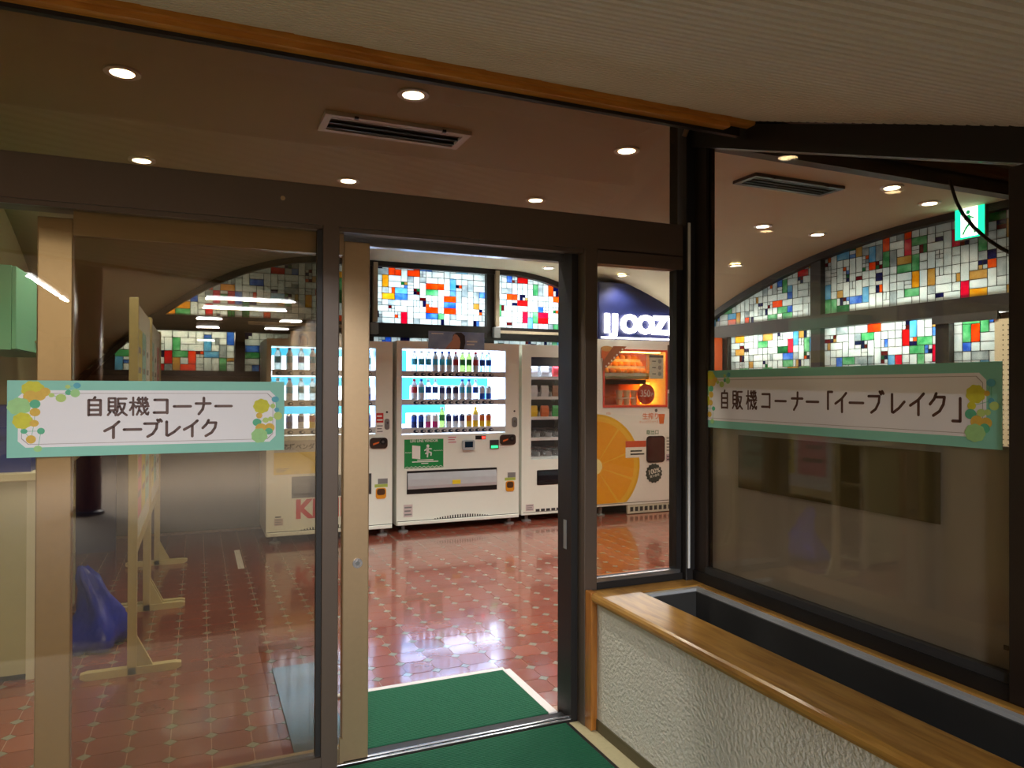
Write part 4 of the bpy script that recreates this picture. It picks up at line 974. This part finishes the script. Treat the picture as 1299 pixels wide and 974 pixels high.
for r_, z in enumerate((1.49, 1.283, 1.072, 0.856, 0.655)):
    sh = box('shelf', WHITE_B, t, 0.107, 0.618, 0.05, 0.47, z - 0.006, z)
    box('price_strip', PAPER, sh, 0.107, 0.618, 0.040, 0.05, z - 0.028, z + 0.004)
    for k, x in enumerate(xsn):
        c = bpy.data.objects.new('spiral', coil_me); c.location = (x, 0.10, z); link(c, t)
        box('tray_side', WHITE_B, sh, x - 0.064, x - 0.061, 0.06, 0.46, z, z + 0.05)
        p = plan[r_][k]
        if p:
            for q in range(1):
                o = bpy.data.objects.new('snack_pack', pack_me[p]); o.location = (NX_ + x, NY_ + 0.075, z + 0.0008); link(o)
                tag(o, p + ' snack packet standing on ' + SHN[r_] + ' shelf of the snack machine', 'snack', 'packets in the snack machine')
box('window_glass', GLASS_C, t, 0.105, 0.62, -0.001, 0.003, 0.635, 1.694)
sl = B().prism(rrect(0.173, 0.60, 0.371, 0.525, 0.012), -0.004, 0.0).build('delivery_slot', BLACKP, t)
B().prismx([(-0.004, 0.51), (-0.016, 0.47), (-0.016, 0.42), (-0.004, 0.395)], 0.185, 0.59).build('delivery_flap', pm('flap_black', (36, 38, 44), 0.2, metal=0.4), sl)
small_label(t, 0.047, 0.137, 0.111, 0.179)
coin_unit(t, 0.66, 0.80, 1.0, 1.1); lock_unit(t, 0.70, 0.75, 0.85, 0.94)
box('seam', BLACKP, t, 0.02, 0.82, -0.001, 0.0, 0.094, 0.098)
gb = B()
for k in range(10): gb.box(0.16 + k * 0.06, 0.205 + k * 0.06, -0.0015, 0.0, 0.10, 0.125)
o = gb.build('grille_slot', DARKG, t); o['kind'] = 'stuff'

# --- juice machine
JX, JY, JW, JH, JD = 3.92, 6.78, 1.10, 1.90, 0.72
t = thing('juice_machine', 'white orange juice machine printed with a big orange slice', 'vending machine', (JX, JY, 0), 0)
shell(t, JW, JH, JD, 0.086, 0.89, 1.178, 1.789, WHITE_B, cav=0.42, z0=0.105)
for x in (0.08, JW - 0.08):
    for y in (0.06, JD - 0.06): B().lathe([(0.05, 0.0), (0.05, 0.012), (0.02, 0.02), (0.02, 0.105)], 12, x, y).build('foot', MIDG, t)
vg = box('vent_grille', pm('vent_cream', (206, 204, 190), 0.5), t, 0.386, 1.05, 0.0, 0.03, 0.008, 0.10)
for k in range(10): box('vent_slot', DARKG, vg, 0.42 + k * 0.062, 0.46 + k * 0.062, -0.0015, 0.0, 0.03, 0.078)
box('seam', BLACKP, t, 0.0, JW, -0.0015, 0.0, 0.125, 0.13)
OJB = pm('juice_cavity', (238, 120, 40), 0.5, 0.1, 6)
OJR = pm('window_frame_red', (216, 70, 48), 0.4)
box('cavity_back', OJB, t, 0.087, 0.889, 0.40, 0.419, 1.18, 1.787)
box('cavity_floor', OJB, t, 0.087, 0.889, 0.02, 0.40, 1.178, 1.190)
fr = B()
for q in ((0.074, 0.90, 1.166, 1.188), (0.074, 0.90, 1.778, 1.80), (0.074, 0.094, 1.188, 1.778), (0.882, 0.902, 1.188, 1.778)): fr.box(q[0], q[1], -0.006, 0.004, q[2], q[3])
fr.build('window_frame', OJR, t)
box('top_lamp', em('juice_lamp', (255, 196, 90), 14.0), t, 0.25, 0.83, 0.03, 0.06, 1.765, 1.777)
box('side_lamp', em('juice_lamp_side', (255, 190, 60), 7.0), t, 0.75, 0.87, 0.30, 0.31, 1.20, 1.44)
box('red_panel', pm('juice_red', (216, 70, 40), 0.4), t, 0.088, 0.096, 0.02, 0.38, 1.19, 1.56)
ORM = [pm('orange_peel', (240, 150, 40), 0.45, 0.1, 60, bump=0.2, bscale=300)]
ora = B().lathe([(0.001, 0), (0.018, 0.003), (0.031, 0.013), (0.038, 0.03), (0.038, 0.044), (0.031, 0.061), (0.018, 0.071), (0.001, 0.074)], 12)
ora_me = ora.mesh('orange', ORM[0])
for p in ora_me.polygons: p.use_smooth = True
for r_, (z, y) in enumerate(((1.52, 0.10), (1.60, 0.19), (1.68, 0.28))):
    rk = box('rack', CHROME, t, 0.13, 0.70, y - 0.045, y + 0.045, z - 0.006, z)
    box('rack_rail', pm('rail_white', (230, 220, 200), 0.3), rk, 0.13, 0.70, y - 0.05, y - 0.045, z - 0.01, z + 0.022)
    for k in range(7):
        o = bpy.data.objects.new('orange', ora_me); o.location = (JX + 0.17 + k * 0.079 + 0.01 * (r_ % 2), JY + y, z + 0.0005); link(o)
        tag(o, 'orange on the ' + ('lowest', 'middle', 'highest')[r_] + ' rack inside the juice machine', 'orange', 'oranges in the juice machine')
box('chute', pm('chute_steel', (196, 176, 140), 0.25, metal=0.7), t, 0.13, 0.70, 0.05, 0.30, 1.47, 1.512, 0.01)
box('press_block', pm('press_dark', (70, 50, 44), 0.4), t, 0.13, 0.70, 0.12, 0.38, 1.42, 1.47)
box('press_cover', pm('press_orange', (226, 120, 50), 0.4), t, 0.20, 0.44, 0.25, 0.36, 1.19, 1.42, 0.015)
box('arm', CHROME, t, 0.115, 0.135, 0.10, 0.14, 1.19, 1.45); box('arm', CHROME, t, 0.155, 0.17, 0.12, 0.16, 1.19, 1.42)
CUPM = pm('cup_clear', (236, 214, 176), 0.3)
for k in range(3):
    for lv in range(2):
        o = B().lathe([(0.030, 0), (0.042, 0.076), (0.044, 0.078), (0.044, 0.081)], 14).build('juice_cup', CUPM)
        o.location = (JX + 0.335 + k * 0.095, JY + 0.09, 1.1905 + lv * 0.082)
        tag(o, 'pale paper cup stacked in the juice machine window', 'cup', 'cups in the juice machine')
box('cup_shelf', PAPER, t, 0.285, 0.585, 0.042, 0.046, 1.262, 1.272)
dc = B().prism(disc(0.635, 1.309, 0.115, n=28), 0.02, 0.024).build('price_disc', pm('disc_red', (198, 70, 36), 0.5), t)
text('price_text', '350', 0.625, 1.315, 0.105, PAPER, dc, 0.0195, sx=0.85, bold=0.001); text('yen_text', '円', 0.722, 1.30, 0.045, PAPER, dc, 0.0195)
box('window_glass', GLASS_C, t, 0.094, 0.882, 0.006, 0.009, 1.188, 1.778)
mn = box('menu_card', pm('menu_grey', (176, 178, 166), 0.5), t, 0.665, 0.848, -0.003, 0.001, 1.482, 1.715)
box('menu_head', DARKG, mn, 0.665, 0.848, -0.003, 0.001, 1.715, 1.745)
for k in range(3):
    box('menu_print', DARKG, mn, 0.70, 0.75, -0.0036, -0.003, 1.53 + k * .07, 1.54 + k * .07)
    B().prism(disc(0.80, 1.535 + k * .07, .024), -0.0036, -0.003).build('menu_icon', MIDG, mn)
bn = B().prism([(0.068, 1.552), (0.092, 1.575), (0.367, 1.83), (0.20, 1.83), (0.068, 1.66)], -0.008, -0.006).build('corner_banner', pm('banner_brown', (150, 84, 50), 0.5), t)
for k in range(7): box('banner_print', PAPER, bn, 0.10 + k * .034, 0.118 + k * .034, -0.0086, -0.008, 1.60 + k * .031, 1.62 + k * .031)
B().prism(disc(0.12, 1.80, 0.075, 0.03), -0.0072, -0.006).build('banner_cup', pm('cup_tan', (200, 150, 90), 0.5), bn)
B().prism([(0.05, 1.70), (0.15, 1.66), (0.19, 1.80), (0.055, 1.80)], -0.0070, -0.006).build('banner_cup', pm('cup_orange', (206, 100, 50), 0.5), bn)
# printed orange slice
SZ, SR = 0.537, 0.56; SXC = -0.019
def arcpoly(cx, cz, r, xmin, zmin, n=44):
    pts = []
    for k in range(n + 1):
        a = R(-90 + 180 * k / n); x, z = cx + r * math.cos(a), cz + r * math.sin(a)
        if x >= xmin: pts.append((x, max(z, zmin)))
    pts = [p for i, p in enumerate(pts) if i == 0 or (abs(p[0] - pts[i - 1][0]) + abs(p[1] - pts[i - 1][1])) > 1e-4]
    return [(xmin, zmin)] + [p for p in pts if p[0] > xmin + 1e-4] + [(xmin, min(pts[-1][1], cz + r))]
sc_ = B().prism(arcpoly(SXC, SZ, SR, 0.002, 0.135), -0.0012, 0.0).build('orange_slice_print', pm('slice_rind', (226, 176, 30), 0.5, 0.1, 20), t)
B().prism(arcpoly(SXC, SZ, SR - .025, 0.002, 0.135), -0.0016, -0.0012).build('pith_print', pm('slice_pith', (240, 190, 60), 0.5, 0.06, 20), sc_)
SEGM = pm('slice_flesh', (236, 150, 14), 0.5, 0.12, 26, rgb2=(246, 184, 40))
for k in range(5):
    a0, a1 = -90 + 36 * k + 1.5, -90 + 36 * (k + 1) - 1.5
    r0, r1 = 0.09, SR - 0.075
    pts = [(SXC + r0 * math.cos(R(a0)), SZ + r0 * math.sin(R(a0)))] + [(SXC + r1 * math.cos(R(a0 + (a1 - a0) * q / 10)), SZ + r1 * math.sin(R(a0 + (a1 - a0) * q / 10))) for q in range(11)] + [(SXC + r0 * math.cos(R(a1)), SZ + r0 * math.sin(R(a1)))]
    pts = [(max(x, 0.003), max(z, 0.137)) for x, z in pts]
    pts = [p for i, p in enumerate(pts) if i == 0 or (abs(p[0] - pts[i - 1][0]) + abs(p[1] - pts[i - 1][1])) > 1e-4]
    B().prism(pts, -0.0020, -0.0016).build('segment_print', SEGM, sc_)
B().prism(arcpoly(SXC, SZ, 0.085, 0.002, 0.135), -0.0024, -0.0020).build('core_print', pm('slice_core', (246, 232, 170), 0.5), sc_)
PK = B().prism(rrect(0.625, 0.868, 0.554, 0.848, 0.04), -0.010, 0.0).build('pickup_door', pm('pickup_dark', (46, 24, 26), 0.12), t, 0.003)
B().prism(rrect(0.645, 0.848, 0.574, 0.828, 0.03), -0.012, -0.010).build('pickup_window', pm('pickup_window', (70, 26, 26), 0.06), PK)
rl = box('notice_label', PAPER, t, 0.359, 0.622, -0.003, 0.0, 0.617, 0.73)
box('notice_head', pm('notice_red', (206, 84, 52), 0.5), rl, 0.359, 0.622, -0.003, 0.0, 0.73, 0.799)
for k in range(2): box('print', DARKG, rl, 0.42, 0.60 - .03 * k, -0.0036, -0.003, 0.645 + k * .035, 0.662 + k * .035)
pts = []
for k in range(32):
    r = 0.112 if k % 2 else 0.098; a = 2 * PI * k / 32; pts.append((0.727 + r * math.cos(a), 0.435 + r * math.sin(a)))
bd = B().prism(pts, -0.003, 0.0).build('badge', pm('badge_dark', (50, 60, 58), 0.5), t)
text('badge_text', '100%', 0.727, 0.455, 0.075, PAPER, bd, -0.0036, rot=R(-10), bold=0.001); text('badge_text', '果汁使用', 0.735, 0.405, 0.032, PAPER, bd, -0.0036, rot=R(-10))
text('lettering', '生搾り', 0.685, 1.062, 0.075, ORANGE_P, t, -0.0012, bold=0.001); text('lettering', 'オレンジジュース', 0.66, 1.003, 0.032, ORANGE_P, t, -0.0012)
text('lettering', '取出口', 0.71, 0.885, 0.055, pm('print_green', (40, 110, 70), 0.5), t, -0.0012, bold=0.001)
B().prism([(0.80, 0.98), (0.856, 0.98), (0.872, 1.09), (0.784, 1.09)], -0.0012, 0.0).build('cup_print', ORANGE_P, t)
text('lettering', '100', 0.14, 1.10, 0.04, ORANGE_P, t, -0.0012)
small_label(t, 0.885, 0.975, 0.66, 0.848, 5, PAPER, MIDG); small_label(t, 0.89, 0.975, 0.56, 0.64, 2, pm('label_lilac', (190, 170, 190), 0.5), DARKG)
st = box('side_stripe', pm('stripe_orange', (214, 100, 44), 0.5), t, 0.986, JW, -0.0015, 0.0, 0.131, 1.12)
cp = box('control_panel', pm('control_brown', (70, 52, 44), 0.4), t, 0.905, JW, -0.008, 0.0, 1.36, 1.86)
box('screen', em('screen_white', (214, 234, 250), 1.6), cp, 0.925, JW - .01, -0.0095, -0.008, 1.38, 1.60)
box('screen', em('screen_white2', (220, 236, 250), 1.3), cp, 0.925, JW - .01, -0.0095, -0.008, 1.65, 1.77)
for k, c in enumerate((pm('app_red', (200, 60, 70), 0.5), pm('app_blue', (60, 160, 210), 0.5))): box('icon', c, cp, 0.955 + .05 * k, 0.995 + .05 * k, -0.0105, -0.0095, 1.42, 1.46)
for k in range(3): box('print', NAVY, cp, 0.95, 1.04 - .015 * k, -0.0105, -0.0095, 1.50 + k * .03, 1.508 + k * .03)
cu_ = box('coin_panel', pm('coin_panel', (90, 96, 92), 0.4), t, 0.913, JW - .03, -0.006, 0.0, 1.144, 1.319)
B().prism(disc(0.99, 1.22, .03), -0.009, -0.006).build('coin_bezel', CHROME, cu_)
B().prism(disc(0.755, 1.13, .018), -0.003, 0.0).build('keyhole', DARKG, t)
# lit sign on the juice machine
t = thing('lit_sign', 'glowing white letters on a dark blue sign above the juice machine', 'sign', (JX, JY + 0.02, JH))
box('case', pm('sign_navy', (26, 34, 84), 0.4, 0.2, 6), t, 0.03, JW, 0.0, 0.30, 0.0, 0.62, 0.01)
box('base_light', em('sign_strip', (230, 236, 255), 5.0), t, 0.06, JW, -0.012, 0.0, 0.012, 0.03)
SL = em('sign_letters', (245, 248, 255), 9.0)
for k, (c, x, s_) in enumerate((('I', 0.125, .265), ('J', 0.225, .265), ('O', 0.41, .265), ('O', 0.615, .265), ('Z', 0.81, .265))):
    text('letter', c, x, 0.165, s_, SL, t, -0.02, bold=0.014, ext=0.012, sx=1.02)
cpw = B().prism([(0.945, 0.05), (1.06, 0.05), (1.085, 0.26), (0.92, 0.26)], -0.03, -0.001).build('cup_emblem', SL, t)
B().prism([(0.965, 0.07), (1.04, 0.07), (1.055, 0.19), (0.95, 0.19)], -0.033, -0.03).build('cup_juice', em('sign_yellow', (255, 220, 0), 3.0), cpw)
box('straw', SL, cpw, 1.0, 1.02, -0.02, -0.01, 0.26, 0.32)
# orange panel in the corner beside it
tag(box('corner_panel', pm('panel_orange', (214, 96, 36), 0.5), None, 5.05, 5.20, 6.30, 6.52, 0.0, 1.92, 0.01), 'tall orange advertising column in the corner beside the juice machine', 'panel')

# ------------------------------------------------------------------ notice boards on feet, left side
BEI = pm('board_post', (196, 186, 142), 0.5, 0.05)
def notice_board(y0, y1, label, seed):
    t = thing('notice_board', label, 'notice board', (-0.28, y0, 0), 0)
    L = y1 - y0
    for y in (0.02, L - 0.02):
        box('post', BEI, t, -0.02, 0.02, y - 0.02, y + 0.02, 0.0, 1.80, 0.003)
        B().prism([(-0.215, 0.012), (-0.19, 0.0), (0.19, 0.0), (0.215, 0.012), (0.215, 0.03), (0.19, 0.036), (-0.19, 0.036), (-0.215, 0.03)], y - 0.02, y + 0.02).build('foot', BEI, t)
        B().prism([(0.02, 0.036), (0.09, 0.036), (0.02, 0.18)], y - 0.012, y + 0.012).build('brace', BEI, t)
    box('panel', pm('board_white', (216, 220, 214), 0.5, 0.03), t, -0.012, 0.012, 0.04, L - 0.04, 0.62, 1.78)
    box('cross_bar', BEI, t, -0.015, 0.015, 0.04, L - 0.04, 0.56, 0.62)
    rn = random.Random(seed); cols = [pm('flyer_pale', (226, 232, 236), 0.6), pm('flyer_rose', (220, 150, 160), 0.6), pm('flyer_yellow', (214, 204, 110), 0.6), pm('flyer_aqua', (160, 210, 210), 0.6)]
    for k in range(3):
        for q in range(2):
            yy = 0.1 + k * (L - 0.2) / 3; zz = 0.72 + q * 0.52
            f = box('flyer', cols[(k + q + seed) % 4], t, 0.012, 0.014, yy, yy + 0.27, zz, zz + 0.42)
            for r_ in range(3): box('print', MIDG, f, 0.014, 0.0146, yy + .03, yy + .22 - .03 * r_, zz + .1 + r_ * .1, zz + .13 + r_ * .1)
notice_board(3.90, 5.02, 'white notice board on feet standing next to the beige counter', 1)
notice_board(5.05, 6.27, 'white notice board on feet standing towards the back wall', 2)
# counter, wall cabinet, crates, bag
t = thing('counter', 'beige counter with open shelves standing against the cream wall', 'counter', (-1.09, 4.03, 0))
BG = pm('counter_beige', (176, 172, 136), 0.6, 0.05)
box('carcass', BG, t, 0.0, 0.36, 0.0, 0.02, 0.03, 0.93)
box('plinth', DARKG, t, 0.02, 0.38, 0.02, 1.2, 0.0, 0.03)
box('back', BG, t, 0.0, 0.02, 0.02, 1.2, 0.03, 0.93); box('side', BG, t, 0.02, 0.40, 1.18, 1.2, 0.03, 0.93)
box('front_post', pm('counter_white', (206, 202, 176), 0.5), t, 0.36, 0.405, 0.0, 0.04, 0.0, 0.93)
for z in (0.03, 0.33, 0.62): box('shelf', BG, t, 0.02, 0.40, 0.02, 1.18, z, z + 0.02)
box('worktop', pm('counter_top', (214, 208, 176), 0.4), t, -0.005, 0.42, -0.02, 1.22, 0.93, 0.97, 0.006)
BLU = pm('blue_crate', (26, 52, 140), 0.4, 0.1)
def crate(x, y, z, label, w_=0.34, d_=0.36, h_=0.2):
    b = B(); b.box(0, w_, 0, d_, 0, 0.012); b.box(0, w_, 0, 0.012, 0.012, h_); b.box(0, w_, d_ - .012, d_, 0.012, h_); b.box(0, .012, .012, d_ - .012, 0.012, h_); b.box(w_ - .012, w_, .012, d_ - .012, 0.012, h_)
    t = thing('crate', label, 'crate', (x, y, z)); b.build('tub', BLU, t)
    rim = B(); rim.box(-.008, w_ + .008, -.008, .004, h_ - .03, h_); rim.box(-.008, w_ + .008, d_ - .004, d_ + .008, h_ - .03, h_); rim.build('rim', BLU, t)
crate(-1.06, 4.06, 0.97, 'blue plastic crate on the beige counter')
crate(-1.06, 4.52, 0.97, 'taller dark blue crate behind on the beige counter', 0.34, 0.4, 0.3)
t = thing('wall_cabinet', 'pale green double door cabinet hung on the cream wall', 'cabinet', (-1.09, 4.30, 1.555))
GRN = pm('cabinet_green', (120, 186, 150), 0.45, 0.04)
box('body', GRN, t, 0.0, 0.24, 0.0, 1.10, 0.0, 0.42)
for k in range(2):
    d = box('door', GRN, t, 0.24, 0.26, 0.004 + k * 0.55, 0.546 + k * 0.55, 0.004, 0.416, 0.003)
    box('handle', BRONZE_L, d, 0.26, 0.275, 0.46 + k * 0.10 - (0 if k == 0 else 0.01), 0.53 + k * 0.10, 0.06, 0.072)
tag(box('wall_post', BROWN, None, -1.09, -1.03, 3.98, 4.02, 0.98, 2.45), 'slim brown post on the cream wall by the green cabinet', 'post')
BAG = pm('blue_bag', (10, 40, 190), 0.25, 0.15, 14, bump=0.6, bscale=26)
rb_ = random.Random(5); b = B(); prof = [(0.02, 0.002), (0.13, 0.0), (0.16, 0.03), (0.15, 0.08), (0.13, 0.13), (0.10, 0.19), (0.085, 0.24), (0.06, 0.30), (0.05, 0.36), (0.02, 0.42)]
b.lathe(prof, 28)
b.v = [(x * (1 + .2 * math.sin(5 * math.atan2(y, x) + 14 * z) + rb_.uniform(-.08, .08)) + .05 * math.sin(9 * z), y * (1 + .2 * math.sin(5 * math.atan2(y, x) + 14 * z) + rb_.uniform(-.08, .08)), z + (rb_.uniform(-.014, .014) if z > 0.02 else 0)) for x, y, z in b.v]
o = b.build('plastic_bag', BAG, None, smooth=True); o.location = (-0.52, 4.42, 0.0)
tag(o, 'knotted blue plastic bag on the floor between counter and notice board', 'bag')
tag(box('floor_tape', TAPE, None, 0.29, 0.335, 5.87, 6.55, 0.0008, 0.002), 'short strip of white tape stuck on the tiles', 'tape')
tag(box('blue_curtain', pm('curtain_blue', (26, 34, 90), 0.7, 0.2, 20), None, -1.08, -0.62, 6.9, 6.95, 0.0, 1.0), 'dark blue panel standing at the back of the notice boards', 'panel')

# wooden column of the lobby, seen mirrored in the door glass
t = thing('column', 'round wooden column standing in the lobby', 'column', (-1.08, -3.76, 0))
B().lathe([(0.13, 0.04), (0.13, 2.70)], 24).build('shaft', wood('column_wood', (150, 84, 56), (110, 60, 40), 0.4, (3, 3, 0.4)), t, smooth=True)
B().lathe([(0.16, 0.0), (0.16, 0.035), (0.135, 0.05)], 24).build('base', BROWN_D, t)
B().lathe([(0.135, 2.68), (0.16, 2.70), (0.16, 2.749)], 24).build('capital', BROWN_D, t)
